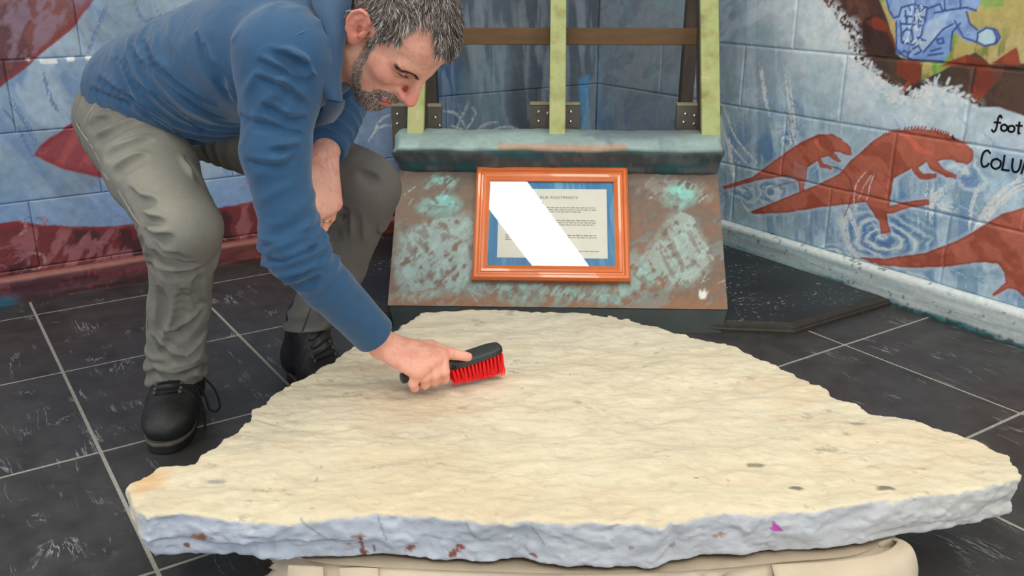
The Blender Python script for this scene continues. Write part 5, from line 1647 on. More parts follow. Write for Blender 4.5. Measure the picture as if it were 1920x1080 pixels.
# ------------------------------------------------------------------ hair, stubble, brows: real strands
M_HAIR = mat('grey_hair', rough=.42, vcol=True, var=.05, spec=.5)
def strands(name, P, N, D, length, rad, cols, curl=.0, lift=.35, segs=4, grav=None):
    n = len(P); R0 = rad
    D = D - N * (D * N).sum(1)[:, None]; D /= np.linalg.norm(D, axis=1)[:, None] + 1e-9
    pos = P.copy(); dirv = unit_rows(D + N * lift); pts = [pos - N * .0015]
    for k in range(segs):
        pos = pos + dirv * (length / segs)[:, None]; pts.append(pos)
        wob = (rng.random((n, 3)) - .5) * curl
        dirv = unit_rows(dirv * .9 + D * .28 - N * (.10 * lift) + wob)
    pts = np.stack(pts, 1)                                        # n, segs+1, 3
    T = np.gradient(pts, axis=1); T /= np.linalg.norm(T, axis=-1)[..., None] + 1e-9
    A = np.cross(T, N[:, None, :]); A /= np.linalg.norm(A, axis=-1)[..., None] + 1e-9
    B = np.cross(T, A)
    rr = rad * np.array([1.0] * segs + [.25])[None, :, None]
    V = np.stack([pts + rr * (A * math.cos(a) + B * math.sin(a)) for a in (math.pi / 2, math.pi * 7 / 6, math.pi * 11 / 6)], 2)   # n, s+1, 3, 3
    s1 = segs + 1
    base = (np.arange(n) * s1 * 3)[:, None, None]
    k = np.arange(segs)[None, :, None] * 3; e = np.arange(3)[None, None, :]
    q = np.stack([base + k + e, base + k + (e + 1) % 3, base + k + 3 + (e + 1) % 3, base + k + 3 + e], -1).reshape(-1, 4)
    C = np.repeat(cols, s1 * 3, axis=0)
    return under_man(mesh_obj(name, V.reshape(-1, 3), np.ascontiguousarray(q), M_HAIR, None, C, smooth=True))
def unit_rows(v): return v / (np.linalg.norm(v, axis=1)[:, None] + 1e-9)
def pick_cols(n, w):
    pal = lin(np.array([(84, 72, 66), (134, 120, 112), (172, 160, 152), (220, 214, 210)]))
    return pal[rng.choice(4, n, p=w)] * (.85 + .3 * rng.random((n, 1)))
L_ = (SP - HC) @ HR
near = np.linalg.norm(SP - HC, axis=1) < .17
hm = (hair_mask(L_[:, 0] + (fbm(SP * 130, 2, 81) - .5) * .012, L_[:, 1] + (fbm(SP * 160, 2, 82) - .5) * .016, np.abs(L_[:, 2])) > .5) & near & (L_[:, 1] > -.06) & (SN @ HR[:, 1] > -.75)
ii = np.where(hm)[0]; ii = rng.choice(ii, 13000)
P_ = SP[ii] + (rng.random((len(ii), 3)) - .5) * .0025; N_ = unit_rows(SN[ii]); l = L_[ii]
# flow: forward over the top, down and back on the sides
Df = np.zeros_like(l)
top_ = sstep(.05, .11, l[:, 1])
Df[:, 0] = np.where(l[:, 0] > -.06, .9 * top_ + .15 * (1 - top_), -.2)
Df[:, 1] = -.25 * top_ - .9 * (1 - top_)
Df[:, 2] = np.sign(l[:, 2]) * .25 * top_
Df[:, 0] += np.where((l[:, 0] > .01) & (l[:, 1] < .09), .35, 0)
cl = fbm(P_ * 95, 2, 83)[:, None]; cl2 = fbm(P_ * 95 + 7, 2, 84)[:, None]; cl3 = fbm(P_ * 95 + 19, 2, 85)[:, None]
Df += np.concatenate([cl - .5, cl2 - .5, cl3 - .5], 1) * 2.0
fr_ = (l[:, 0] > .055) & (np.abs(l[:, 2]) < .045)
Len = .009 + .016 * sstep(.03, .10, l[:, 1]) + .004 * rng.random(len(l))
Len = np.where(fr_, Len + .004, Len)
wl = fbm(P_ * 60, 3, 86)
cols = np.where((wl > .5)[:, None], pick_cols(len(ii), [.30, .36, .22, .12]), pick_cols(len(ii), [.46, .36, .12, .06]))
hair = strands('hair', P_, N_, Df @ HR.T, Len, .00062, cols, curl=.30, lift=.55)
hair['kind'] = 'stuff'
# beard
n_ = fbm(SP * 60, 4, 71)
bm_ = beard_mask(L_[:, 0], L_[:, 1], np.abs(L_[:, 2]), n_) * near
ii = np.where(bm_ > .4)[0]; ii = rng.choice(ii, 3600)
l = L_[ii]; Df = np.stack([.25 + 0 * l[:, 0], -1 + 0 * l[:, 0], 0 * l[:, 0]], 1) + (rng.random((len(ii), 3)) - .5) * .9
white = sstep(.045, .02, l[:, 0])
cols = np.where((rng.random(len(ii)) < .25 + .5 * white)[:, None], pick_cols(len(ii), [.05, .2, .35, .4]), pick_cols(len(ii), [.5, .36, .10, .04]))
be = strands('beard', SP[ii] + (rng.random((len(ii), 3)) - .5) * .002, unit_rows(SN[ii]), Df @ HR.T, .0022 + .0030 * rng.random(len(ii)) * (1 - .6 * white), .00034, cols, curl=.3, lift=.7, segs=3)
be['kind'] = 'stuff'
# eyebrows
for sgn, nm in ((1, 'eyebrow'), (-1, 'eyebrow')):
    bl = (segdist(np.abs(L_[:, 2]), L_[:, 1], [(.055, .0225), (.048, .0270), (.036, .0262), (.0126, .0195)])[0] < .0030) & (np.sign(L_[:, 2]) == sgn)  & (L_[:, 0] > .06) & near
    ii = np.where(bl)[0]
    if len(ii) == 0: continue
    ii = rng.choice(ii, 230)
    Df = np.stack([-.2 + 0 * ii, -.12 + 0 * ii, sgn * 1.0 + 0 * ii], 1) + (rng.random((len(ii), 3)) - .5) * .5
    eb = strands(nm, SP[ii] + (rng.random((len(ii), 3)) - .5) * .002, unit_rows(SN[ii]), Df @ HR.T, .006 + .004 * rng.random(len(ii)), .00036, pick_cols(len(ii), [.9, .1, .0, .0]) * .62, curl=.15, lift=.25, segs=3)
    eb['kind'] = 'stuff'
# wedding band
rp = (mcpL[2] * .42 + pipL[2] * .58); ax = unit(pipL[2] - mcpL[2]); a1 = unit(np.cross(ax, A3(0, 1, .2))); a2 = np.cross(ax, a1)
m = MB(); n = 24; rg = []
for k in range(n):
    a = 2 * math.pi * k / n; o = a1 * math.cos(a) + a2 * math.sin(a)
    rg.append([m.bm.verts.new(rp + o * r + ax * t) for r, t in ((.0100, -.0022), (.0112, -.0018), (.0112, .0018), (.0100, .0022))])
for k in range(n):
    for q in range(4): m.bm.faces.new((rg[k][q], rg[k][(q + 1) % 4], rg[(k + 1) % n][(q + 1) % 4], rg[(k + 1) % n][q]))
under_man(m.build('ring', mat('gold_band', (214, 190, 140), rough=.2, metal=1.0, var=.02), smooth=True))


def ridge(v, pts, r, k=.012, valley=True):
    """a pulled fold of cloth: a low ridge on the surface with a valley below it"""
    p = curve(pts, 4); out = []
    for q in p:
        for _ in range(3):
            i = np.clip(((q - v.lo) / v.h).astype(int), 1, v.n - 2)
            g = np.array([v.d[i[0] + 1, i[1], i[2]] - v.d[i[0] - 1, i[1], i[2]], v.d[i[0], i[1] + 1, i[2]] - v.d[i[0], i[1] - 1, i[2]], v.d[i[0], i[1], i[2] + 1] - v.d[i[0], i[1], i[2] - 1]]) / (2 * v.h)
            L = np.linalg.norm(g)
            if L < .1: break
            q = q - g / L * float(np.clip(v.d[tuple(i)], -.02, .02)) * .8
        out.append((q, g / (L + 1e-9)))
    n = len(out); rr = [r * (.35 + .65 * math.sin(math.pi * (i + .5) / n)) for i in range(n)]
    for i in range(n - 1):
        a, b_ = out[i][0] - out[i][1] * rr[i] * .5, out[i + 1][0] - out[i + 1][1] * rr[i + 1] * .5
        v.cone(a, b_, rr[i], rr[i + 1], k)
    if valley:
        for i in range(n - 1):
            off = A3(0, 0, -1.0); o0 = unit(off - out[i][1] * (off @ out[i][1]) + 1e-6); o1 = unit(off - out[i + 1][1] * (off @ out[i + 1][1]) + 1e-6)
            a = out[i][0] + out[i][1] * rr[i] * .55 + o0 * rr[i] * 1.7; b_ = out[i + 1][0] + out[i + 1][1] * rr[i + 1] * .55 + o1 * rr[i + 1] * 1.7
            v.cone(a, b_, rr[i] * .9, rr[i + 1] * .9, k, 's')

SHIRT_FOLDS = [
    [(-0.748, 1.869, 0.809), (-0.683, 1.777, 0.78), (-0.643, 1.748, 0.754), (-0.594, 1.738, 0.717), (-0.548, 1.758, 0.686)],
    [(-0.789, 1.893, 0.788), (-0.741, 1.833, 0.756), (-0.694, 1.788, 0.731), (-0.651, 1.789, 0.695), (-0.616, 1.844, 0.65)],
    [(-0.557, 1.685, 0.849), (-0.539, 1.655, 0.814), (-0.523, 1.646, 0.777), (-0.511, 1.665, 0.736)],
    [(-0.538, 1.658, 0.83), (-0.524, 1.643, 0.798), (-0.511, 1.645, 0.764)],
    [(-0.712, 1.844, 0.825), (-0.655, 1.753, 0.787), (-0.602, 1.719, 0.751), (-0.547, 1.706, 0.721)],
    [(-0.873, 1.942, 0.721), (-0.81, 1.893, 0.712), (-0.751, 1.853, 0.698), (-0.72, 1.851, 0.671), (-0.696, 1.861, 0.65), (-0.662, 1.971, 0.6)],
    [(-0.844, 1.925, 0.746), (-0.775, 1.86, 0.724), (-0.72, 1.822, 0.7), (-0.687, 1.828, 0.67)],
    [(-0.403, 1.499, 0.82), (-0.364, 1.498, 0.803), (-0.33, 1.515, 0.783)],
    [(-0.408, 1.498, 0.793), (-0.366, 1.495, 0.778), (-0.332, 1.52, 0.747)],
    [(-0.445, 1.535, 0.729), (-0.388, 1.5, 0.718), (-0.338, 1.515, 0.7)],
    [(-0.39, 1.493, 0.679), (-0.342, 1.507, 0.681)],
    [(-0.428, 1.508, 0.66), (-0.375, 1.49, 0.655), (-0.342, 1.504, 0.669)],
    [(-0.378, 1.5, 0.835), (-0.342, 1.507, 0.815), (-0.328, 1.516, 0.787)],
    [(-0.4, 1.497, 0.75), (-0.363, 1.501, 0.73), (-0.334, 1.521, 0.723)],
    [(-0.363, 1.502, 0.831), (-0.335, 1.51, 0.811), (-0.324, 1.522, 0.771)],
    [(-0.413, 1.485, 0.489), (-0.369, 1.474, 0.504), (-0.329, 1.504, 0.514)],
    [(-0.409, 1.485, 0.474), (-0.364, 1.476, 0.484), (-0.324, 1.502, 0.499)],
    [(-0.405, 1.498, 0.454), (-0.364, 1.483, 0.463), (-0.329, 1.5, 0.473)],
    [(-0.398, 1.523, 0.432), (-0.358, 1.488, 0.452), (-0.334, 1.499, 0.458)],
    [(-0.412, 1.484, 0.503), (-0.376, 1.476, 0.515), (-0.34, 1.496, 0.528)],
]
SEAM_FOLDS = [
    [(-0.517, 1.676, 0.73), (-0.464, 1.547, 0.779), (-0.424, 1.507, 0.819), (-0.394, 1.502, 0.839), (-0.352, 1.513, 0.855), (-0.323, 1.542, 0.864)],
]
TROUSERS_FOLDS = [
    [(-0.876, 1.921, 0.65), (-0.825, 1.901, 0.669)],
    [(-0.851, 1.883, 0.626), (-0.805, 1.869, 0.646), (-0.762, 1.881, 0.662)],
    [(-0.809, 1.828, 0.606), (-0.761, 1.815, 0.624), (-0.723, 1.833, 0.635)],
    [(-0.785, 1.796, 0.578), (-0.75, 1.789, 0.599), (-0.722, 1.795, 0.608)],
    [(-0.715, 1.715, 0.518), (-0.683, 1.682, 0.513), (-0.654, 1.667, 0.512)],
    [(-0.7, 1.69, 0.489), (-0.671, 1.666, 0.484), (-0.641, 1.659, 0.485)],
    [(-0.689, 1.681, 0.455), (-0.673, 1.677, 0.431), (-0.624, 1.674, 0.435)],
    [(-0.742, 1.754, 0.553), (-0.708, 1.723, 0.541), (-0.676, 1.701, 0.542)],
    [(-0.679, 1.671, 0.469), (-0.665, 1.669, 0.448), (-0.632, 1.667, 0.445)],
    [(-0.682, 1.678, 0.45), (-0.663, 1.68, 0.428), (-0.62, 1.687, 0.421)],
    [(-0.705, 1.71, 0.414), (-0.659, 1.695, 0.399), (-0.609, 1.711, 0.404)],
    [(-0.614, 1.72, 0.388), (-0.629, 1.738, 0.345), (-0.632, 1.774, 0.299)],
    [(-0.699, 1.721, 0.36), (-0.708, 1.741, 0.307), (-0.725, 1.758, 0.258)],
    [(-0.65, 1.717, 0.357), (-0.676, 1.743, 0.288), (-0.728, 1.774, 0.207)],
    [(-0.7, 1.758, 0.243), (-0.676, 1.756, 0.258), (-0.637, 1.771, 0.291)],
    [(-0.746, 1.776, 0.231), (-0.721, 1.775, 0.197), (-0.68, 1.796, 0.178)],
    [(-0.761, 1.793, 0.15), (-0.721, 1.793, 0.139), (-0.683, 1.82, 0.142)],
    [(-0.683, 1.792, 0.18), (-0.666, 1.802, 0.196), (-0.654, 1.816, 0.215)],
    [(-0.35, 1.876, 0.482), (-0.387, 1.908, 0.409)],
    [(-0.31, 1.877, 0.561), (-0.28, 1.876, 0.545)],
    [(-0.657, 1.828, 0.596), (-0.636, 1.804, 0.576), (-0.624, 1.793, 0.564)],
]
# ------------------------------------------------------------------ shirt
sv = Vol((-.98, 1.42, .22), (-.18, 2.26, 1.04), .0032)
LP_ = unit(J['hipL'] - J['hipR']); LS_ = unit(J['shL'] - J['shR'])
spine = curve([PEL + A3(-.022, .018, .050), PEL * .72 + SH * .28 + A3(-.005, .005, .045), PEL * .42 + SH * .58 + A3(0, 0, .040), PEL * .14 + SH * .86 + A3(0, 0, .022), NB + A3(-.03, .02, -.005)], 6)
ns_ = len(spine)
aw = np.interp(np.linspace(0, 1, ns_), [0, .25, .5, .75, .9, 1], [.172, .165, .170, .172, .130, .086])
ab = np.interp(np.linspace(0, 1, ns_), [0, .25, .5, .75, .9, 1], [.128, .128, .126, .118, .096, .076])
for i in range(ns_):
    t = i / (ns_ - 1); lat_ = unit(LP_ * (1 - t) + LS_ * t); ax_ = unit(spine[min(i + 1, ns_ - 1)] - spine[max(i - 1, 0)])
    lat_ = unit(lat_ - ax_ * (lat_ @ ax_)); dor = np.cross(ax_, lat_)
    sv.ell(spine[i], np.array([lat_, dor, ax_]), (aw[i], ab[i], .062), .03)
# shoulders and sleeves
sv.cone(spine[int(ns_ * .62)], J['shR'] * .8 + SH * .2, .100, .070, .05); sv.cone(SH + A3(-.02, 0, .0), J['shR'], .076, .066, .045); sv.cone(SH, J['shL'], .080, .070, .045)
sv.cone(J['shR'], J['midR'], .068, .055, .05)
sv.cone(J['midR'], J['elbR'], .055, .047, .02)
wc = J['wrR'] + unit(J['elbR'] - J['wrR']) * .032
sv.cone(J['elbR'], J['elbR'] * .6 + wc * .4, .047, .045, .02)
sv.cone(J['elbR'] * .6 + wc * .4, wc, .045, .040, .01)
sv.cone(J['shL'], J['elbL'], .068, .052, .03)
wcl = J['wrL'] + unit(J['elbL'] - J['wrL']) * .028
sv.cone(J['elbL'], wcl, .052, .038, .01)
# cut the cuffs, hem and neck clean
def cut(p, n, r):
    n = unit(np.array(n)); p = np.array(p)
    sv.add(lambda x: np.maximum(-((x - p.astype(np.float32)) @ n.astype(np.float32)), np.linalg.norm(x - p.astype(np.float32), axis=-1) - r), p - r, p + r, .004, 's')
cut(wc, J['wrR'] - J['elbR'], .09); cut(wcl, J['wrL'] - J['elbL'], .062)
def wrinkles(x):
    """folds pulled across the back, rings bunched at elbow, creases at the armpit"""
    o = np.zeros(x.shape[:-1], dtype=np.float32)
    p = x.reshape(-1, 3)
    w = (fbm(p * 9, 2, 91) - .5)
    def fold(ax, freq, wob): return .5 + .5 * np.sin((p @ ax) * freq + w * wob)
    tor = unit(SH - PEL)
    sag = unit(A3(.62, -.30, .72))
    back = sstep(.10, -.05, np.abs((p - (PEL * .55 + SH * .45)) @ tor) - .10)
    f1 = fold(unit(A3(.55, -.2, .85)), 150, 9) ** 2
    o1 = .0048 * f1 * back * sstep(.94, .78, p[:, 2])
    ua = J['elbR'] - J['shR']; ta = ((p - J['shR']) @ ua) / (ua @ ua)
    da = np.linalg.norm(p - (J['shR'] + np.clip(ta, 0, 1)[:, None] * ua), axis=1)
    ina = sstep(.11, .08, da)
    msk = sstep(.42, .62, fbm(p * 13 + 5, 2, 96))
    f2 = fold(unit(ua) * .8 + A3(.75, .1, 0), 150, 13) ** 2
    o2 = .0048 * f2 * ina * msk * (sstep(.25, .8, ta) * .6 + .9 * sstep(.5, .05, ta))
    fa_ = J['wrR'] - J['elbR']; tf = ((p - J['elbR']) @ fa_) / (fa_ @ fa_)
    df = np.linalg.norm(p - (J['elbR'] + np.clip(tf, 0, 1)[:, None] * fa_), axis=1)
    f3 = fold(unit(fa_) + A3(-.25, 0, 0), 270, 10) ** 2
    o3 = .0062 * f3 * sstep(.09, .06, df) * sstep(.42, .02, tf) * (tf > -.35) * (.35 + .65 * msk)
    fl = J['wrL'] - J['elbL']
    f4 = fold(unit(fl), 170, 6) ** 2
    o4 = .004 * f4 * sstep(.10, .05, np.linalg.norm(p - (J['elbL'] * .4 + J['wrL'] * .6), axis=1))
    o5 = .004 * (fbm(p * 16, 3, 93) - .5)
    return -(o1 + o2 + o3 + o4 + o5).reshape(x.shape[:-1]) * 1.3
band = np.abs(sv.d) < .02
pts_ = np.argwhere(band)
sv.d[band] += wrinkles((sv.lo + pts_ * sv.h).astype(np.float32))
for i_, q in enumerate(SHIRT_FOLDS): ridge(sv, q, .0052 if i_ < 7 else (.0048 if i_ < 15 else .0068))
# the hem: cut by a plane across the hips
hemn = unit(PEL - SH + A3(0, 0, -.10)); hemp = spine[0] - unit(SH - PEL) * -.012
sv.add(lambda x: -((x - (hemp + hemn * .055).astype(np.float32)) @ hemn.astype(np.float32)) + (0), hemp - .30, hemp + .30, .006, 's')
def shirt_col(P, N):
    c = np.tile(lin((40, 80, 116)), (len(P), 1))
    n = fbm(P * 40, 3, 95)[:, None]
    return c * (.94 + .12 * n)
M_SHIRT = mat('blue_jersey', rough=.72, vcol=True, var=.05, vscale=60, bump=.10, bscale=900, spec=.3, sheen=.25)
shirt = under_man(sv.mesh('shirt', M_SHIRT, None, shirt_col))
sm_ = []
for q in curve([(-.517, .735), (-.500, .770), (-.464, .795), (-.424, .819), (-.394, .838), (-.352, .853), (-.330, .862)], 5):
    y = 1.44
    while y < 1.9:
        i = ((A3(q[0], y, q[1]) - sv.lo) / sv.h).astype(int)
        if sv.d[tuple(np.clip(i, 0, sv.n - 1))] < 0: break
        y += .002
    sm_.append((q[0], y - .0004, q[1]))
under_man(MB().tube(sm_, .0011, 5).build('shoulder_seam', mat('seam_blue', (64, 104, 146), rough=.8), smooth=True))
del sv
# stand collar with its open points, cuff bands and shoulder seam
def strip(path_a, path_b, name, mt, thick=.004, parent=None, n=8):
    a, b_ = curve(path_a, n), curve(path_b, n)
    nr_ = np.cross(np.gradient(a, axis=0), b_ - a); nr_ /= np.linalg.norm(nr_, axis=1)[:, None] + 1e-9
    rows = [a + nr_ * thick / 2, (a + b_) / 2 + nr_ * (thick / 2 + .002), b_ + nr_ * thick / 2, b_ - nr_ * thick / 2, (a + b_) / 2 - nr_ * thick / 2, a - nr_ * thick / 2]
    V = np.stack(rows, 1); k, m_ = V.shape[:2]
    idx = np.arange(k * m_).reshape(k, m_); nx2 = np.concatenate([idx, idx[:, :1]], 1)
    F = [tuple(map(int, q)) for q in np.stack([nx2[:-1, :-1], nx2[1:, :-1], nx2[1:, 1:], nx2[:-1, 1:]], -1).reshape(-1, 4)]
    F.append(tuple(map(int, idx[0]))); F.append(tuple(map(int, idx[-1][::-1])))
    return under_man(mesh_obj(name, V.reshape(-1, 3), F, mt, None, None, smooth=True), parent)
M_BLUE = mat('blue_collar_cloth', (38, 72, 106), rough=.7, var=.08, vscale=40, bump=.1, bscale=700, sheen=.25)
na = unit(head_w((-.02, -.03, 0)) - NB)
inner = [(-.2865, 1.575, .7415), (-.2880, 1.580, .7745), (-.2840, 1.590, .8160), (-.2780, 1.605, .8560), (-.272, 1.635, .898), (-.272, 1.690, .935), (-.276, 1.755, .925), (-.280, 1.790, .872), (-.280, 1.780, .815)]
outer = [(-.3085, 1.562, .7480), (-.3155, 1.560, .7710), (-.3110, 1.570, .8080), (-.3090, 1.582, .8565), (-.335, 1.615, .900), (-.345, 1.690, .945), (-.345, 1.770, .940), (-.340, 1.812, .880), (-.325, 1.800, .815)]
strip([A3(*q) for q in outer], [A3(*q) for q in inner], 'collar', M_BLUE, .005)
# placket hanging open below the throat
strip([A3(-.3130, 1.570, .745), A3(-.325, 1.590, .722), A3(-.345, 1.620, .698)], [A3(-.285, 1.590, .742), A3(-.296, 1.615, .722), A3(-.318, 1.645, .698)], 'placket', M_BLUE, .004)

# ------------------------------------------------------------------ trousers
tv = Vol((-1.0, 1.58, .05), (-.18, 2.30, .82), .0034)
fwd = unit(np.cross(A3(0, 0, 1), LP_)) * -1
fwd = unit(A3(LP_[1], -LP_[0], 0))
tv.ell(PEL + A3(-.015, .012, .005), np.array([LP_, fwd, A3(0, 0, 1)]), (.165, .120, .10), .03)
tv.ell(PEL - fwd * .055 + A3(-.01, .01, -.005), np.array([LP_, fwd, A3(0, 0, 1)]), (.150, .095, .105), .03)
for s in 'RL':
    h_, k_, a_ = J['hip' + s], J['knee' + s], J['ank' + s]
    tv.cone(h_, h_ * .5 + k_ * .5, .100, .090, .04)
    tv.cone(h_ * .5 + k_ * .5, k_, .090, .070, .02)
    tv.cone(k_, k_ * .5 + a_ * .5, .068, .060, .02)
    hem = a_ + (A3(0, -.012, -.012) if s == 'R' else A3(0, 0, .03))
    tv.cone(k_ * .5 + a_ * .5, hem, .060, .060, .02)
def cut_t(p, n, r):
    n = unit(np.array(n)); p = np.array(p)
    tv.add(lambda x: np.maximum(-((x - p.astype(np.float32)) @ n.astype(np.float32)), np.linalg.norm(x - p.astype(np.float32), axis=-1) - r), p - r, p + r, .004, 's')
def twr(x):
    p = x
    w = fbm(p * 10, 2, 101) - .5
    o = np.zeros(len(p), dtype=np.float32)
    for s in 'RL':
        h_, k_, a_ = J['hip' + s], J['knee' + s], J['ank' + s]
        v = k_ - h_; t = ((p - h_) @ v) / (v @ v); d = np.linalg.norm(p - (h_ + np.clip(t, 0, 1)[:, None] * v), axis=1)
        back = sstep(-.02, .06, (p - (h_ + np.clip(t, 0, 1)[:, None] * v)) @ unit(A3(-.5, .5, -.7)))
        f = (.5 + .5 * np.sin((p @ (unit(v) * 1.0 + A3(.3, .2, 0))) * 170 + w * 12)) ** 2
        o += .0085 * f * sstep(.13, .09, d) * (sstep(.45, .0, t) * .9 + sstep(.65, 1.0, t) * back) * (t < 1.15)
        v = a_ - k_; t = ((p - k_) @ v) / (v @ v); d = np.linalg.norm(p - (k_ + np.clip(t, 0, 1)[:, None] * v), axis=1)
        f = (.5 + .5 * np.sin((p @ (unit(v) + A3(.55, -.4, 0))) * 130 + w * 14)) ** 2
        o += .0105 * f * sstep(.10, .06, d) * (sstep(.3, -.05, t) * .8 * sstep(-.02, .03, (p - k_) @ A3(-.5, .6, 0)) + sstep(.55, 1.0, t)) * (t > -.2)
    o += .010 * (fbm(p * 9, 3, 103) - .5)
    return -o
band = np.abs(tv.d) < .022
pts_ = np.argwhere(band); tv.d[band] += twr((tv.lo + pts_ * tv.h).astype(np.float32))
for s in 'RL':
    a_ = J['ank' + s] + A3(0, 0, .000 if s == 'R' else .032); cut_t(a_, A3(.0, .16, -1) if s == 'R' else A3(.1, -.1, -1), .11)
for i_, q in enumerate(TROUSERS_FOLDS): ridge(tv, q, .0072 if i_ < 11 else .0080, .016)
# waist, hidden by the shirt
tv.add(lambda x: (PEL + A3(0, 0, .075)).astype(np.float32)[2] - x[..., 2] + 0.25 * ((x[..., :2] - PEL[:2].astype(np.float32)) @ fwd[:2].astype(np.float32)), A3(-1, 1.6, .6), A3(-.4, 2.3, .85), .004, 's')
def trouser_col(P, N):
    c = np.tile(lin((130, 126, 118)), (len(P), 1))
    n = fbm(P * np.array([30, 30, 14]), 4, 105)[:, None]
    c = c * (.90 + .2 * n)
    k = sstep(-.50, -.40, P[:, 0] + .0 * P[:, 1])[:, None]; c = c * (1 - k * .85) + lin((96, 91, 88)) * k * .85  # far leg darkened in the colour, standing in for shade
    # lit upper side of the nearer thigh and knee, painted lighter
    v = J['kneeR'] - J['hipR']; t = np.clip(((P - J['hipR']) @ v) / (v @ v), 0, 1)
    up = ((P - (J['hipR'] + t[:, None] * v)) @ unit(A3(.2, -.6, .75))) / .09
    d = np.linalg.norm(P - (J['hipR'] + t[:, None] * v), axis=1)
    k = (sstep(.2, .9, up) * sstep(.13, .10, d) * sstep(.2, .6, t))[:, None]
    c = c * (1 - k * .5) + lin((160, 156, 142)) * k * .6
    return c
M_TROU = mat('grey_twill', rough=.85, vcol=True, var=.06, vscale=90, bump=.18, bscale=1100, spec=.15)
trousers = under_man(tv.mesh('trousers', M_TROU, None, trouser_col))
tvd = tv
# seams and pocket edge laid on the cloth
def on_cloth(pts, lift=.0005):
    """march points outwards from inside the leg to the cloth surface"""
    out = []
    for p, dr in pts:
        p = np.array(p, float); dr = unit(np.array(dr, float)); q = p.copy()
        for _ in range(120):
            i = ((q - tvd.lo) / tvd.h).astype(int)
            if (i < 0).any() or (i >= tvd.n).any() or tvd.d[tuple(i)] > 0: break
            q = q + dr * .002
        out.append(q + dr * lift)
    return out
M_SEAM = mat('pale_seam', (158, 152, 138), rough=.9, var=.15)
hR, kR, aR_ = J['hipR'], J['kneeR'], J['ankR']
sd = A3(-.75, -.62, .12)
pth = [(hR * (1 - t) + kR * t, sd + A3(0, -.1 * t, -.15 * t)) for t in np.linspace(.02, .92, 12)]
seam = on_cloth(pth)
under_man(MB().tube(curve(seam, 4), .0016, 5).build('side_seam', M_SEAM, smooth=True), None)
pth = [(kR * (1 - t) + aR_ * t, A3(-.85, -.45, 0)) for t in np.linspace(.15, .86, 8)]
under_man(MB().tube(curve(on_cloth(pth), 4), .0015, 5).build('side_seam', M_SEAM, smooth=True), None)
pth = [(hR + A3(.03, -.02, .06) + A3(-.05, .0, -.075) * t, A3(-.3, -.9, .2)) for t in np.linspace(0, 1, 6)]
under_man(MB().tube(curve(on_cloth(pth), 4), .0014, 5).build('pocket_edge', M_SEAM, smooth=True), None)
kL, aL_ = J['kneeL'], J['ankL']
pth = [(kL * (1 - t) + aL_ * t, A3(-.35, -.9, 0)) for t in np.linspace(.02, .9, 8)]
under_man(MB().tube(curve(on_cloth(pth), 4), .0014, 5).build('inner_seam', mat('dark_seam', (70, 68, 64), rough=.9), smooth=True), None)

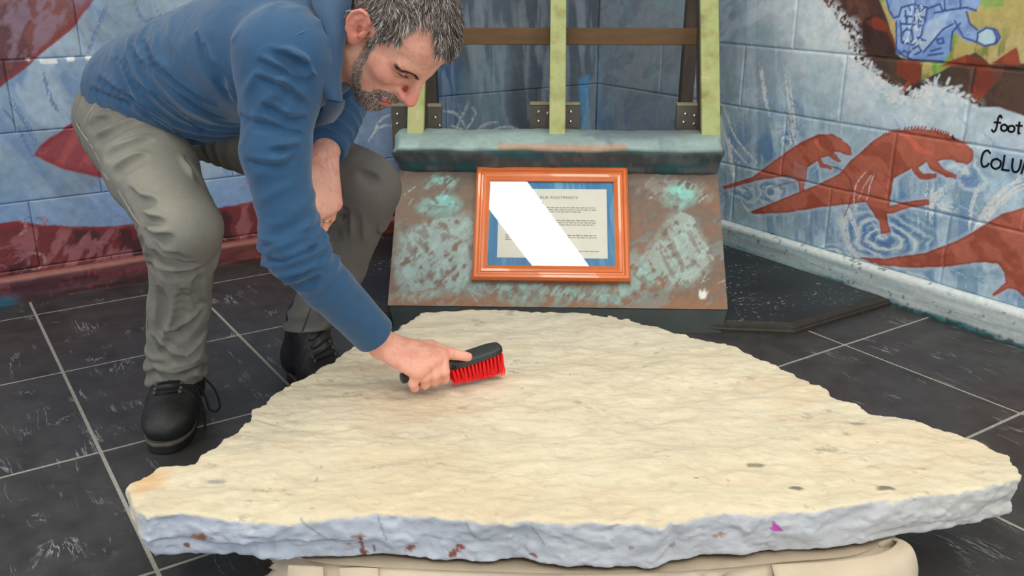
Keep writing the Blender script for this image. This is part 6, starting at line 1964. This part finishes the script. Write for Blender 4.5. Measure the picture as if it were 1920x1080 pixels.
# ------------------------------------------------------------------ boots
M_BOOT = mat('scuffed_black_leather', (34, 33, 33), rough=.46, var=.4, vscale=26, bump=.25, bscale=180)
M_SOLE = mat('black_rubber_sole', (26, 26, 27), rough=.6, var=.2, vscale=60, bump=.3, bscale=260)
M_WELT = mat('worn_welt', (84, 80, 70), rough=.6, var=.3, vscale=60)
M_LACE = mat('black_lace', (14, 14, 15), rough=.8, var=.1)
def boot(heel, toe, ank):
    fw = toe - heel; fw[2] = 0; Lb = np.linalg.norm(fw); fw /= Lb; sd_ = np.array([-fw[1], fw[0], 0])
    bv = Vol(np.minimum(heel, toe) - .10, np.maximum(heel, toe) + A3(.10, .10, .25), .003)
    R = np.array([fw, sd_, A3(0, 0, 1)])
    g = lambda a, b_, z: heel + fw * a + sd_ * b_ + A3(0, 0, z)
    bv.ell(g(Lb - .062, 0, .045), R, (.062, .052, .040), .02)
    bv.ell(g(Lb - .11, 0, .055), R, (.075, .050, .046), .03)
    bv.ell(g(.052, 0, .050), R, (.052, .040, .055), .03)
    bv.cone(g(.06, 0, .06), ank * 1.0 + A3(0, 0, .055), .044, .044, .03)
    bv.cone(g(Lb - .12, 0, .065), ank + A3(0, 0, .03) + fw * .02, .042, .042, .03)
    band = np.abs(bv.d) < .015; pt = (bv.lo + np.argwhere(band) * bv.h)
    al = (pt - heel) @ fw
    bv.d[band] += (-.0020 * (.5 + .5 * np.sin(al * 260 + (fbm(pt * 20, 2, 111) - .5) * 8)) * sstep(.05, .02, np.abs(al - (Lb - .13))) - .003 * (fbm(pt * 30, 3, 112) - .5)).astype(np.float32)
    bv.add(lambda x: x[..., 2] - .026, bv.lo, bv.lo + bv.n * bv.h, .002, 's')
    bt = under_man(bv.mesh('boot', M_BOOT, None))
    def outline_(gr):
        pts = []
        for k in range(48):
            a = 2 * math.pi * k / 48; x = math.cos(a); y = math.sin(a)
            w = np.interp((x + 1) / 2, [0, .15, .4, .75, 1], [.034, .037, .037, .052, .050]) + gr
            X = Lb / 2 + (Lb / 2 + gr) * np.sign(x) * abs(x) ** .8
            pts.append((heel + fw * X + sd_ * w * np.sign(y) * abs(y) ** .75)[:2])
        return pts
    def child(mb, nm, mt):
        o = mb.build(nm, mt, smooth=False); o.parent = bt; o.matrix_parent_inverse = Matrix.Identity(4); return o
    child(MB().prism(outline_(.002), .001, .020, bevel=.003), 'sole', M_SOLE)
    child(MB().prism(outline_(.005), .019, .027, bevel=.002), 'welt', M_WELT)
    # laces over the instep, eyelets either side
    top_ = g(Lb - .135, 0, .1); lowp = g(Lb - .085, 0, .1)
    for k in range(5):
        t = k / 4; c = lowp * (1 - t) + top_ * t; w = .026
        def snap(q):
            z = .20
            while z > .02:
                i = np.clip(((A3(q[0], q[1], z) - bv.lo) / bv.h).astype(int), 0, bv.n - 1)
                if bv.d[tuple(i)] < 0: break
                z -= .001
            return A3(q[0], q[1], z + .0015)
        p = [c - sd_ * w + A3(0, 0, -.010), c - sd_ * w * .4 + A3(0, 0, .002) + fw * .006, c + sd_ * w * .4 + A3(0, 0, .004) + fw * .004, c + sd_ * w + A3(0, 0, -.008) - fw * .004]
        p = [snap(q) for q in p]
        child(MB().tube(curve(p, 5), .0028, 6), 'lace', M_LACE)
        for s_ in (-1, 1):
            e = MB(); b2 = bmesh.new(); bmesh.ops.create_uvsphere(b2, u_segments=8, v_segments=6, radius=.0042, matrix=Matrix.Translation(snap(c + sd_ * w * s_))); e.merge(b2)
            child(e, 'eyelet', M_WELT)
    return bt, g, child, fw, sd_
hR_ = A3(-.762, 1.975, 0); tR_ = A3(-.722, 1.694, 0)
bt, g, child, fw, sd_ = boot(hR_, tR_, J['ankR'] + A3(0, .015, 0))
c = J['ankR'] + fw * .045 + A3(0, 0, .02)
child(MB().tube(curve([c + sd_ * .02, c + sd_ * .045 + A3(0, 0, .004), c + sd_ * .085 + A3(0, 0, -.04), c + sd_ * .098 + A3(0, -.01, -.085), c + sd_ * .078 + A3(0, -.012, -.090), c + sd_ * .062 + A3(0, 0, -.05), c + sd_ * .03 + A3(0, 0, -.006)], 8), .0028, 6), 'lace', M_LACE)
child(MB().tube(curve([c + sd_ * .01, c + sd_ * .05 + A3(0, -.01, -.03), c + sd_ * .07 + A3(0, -.03, -.08), c + sd_ * .075 + A3(0, -.05, -.118)], 8), .0026, 6), 'lace', M_LACE)
boot(A3(-.552, 2.120, 0), A3(-.382, 1.900, 0), J['ankL'] + A3(-.012, .006, 0))
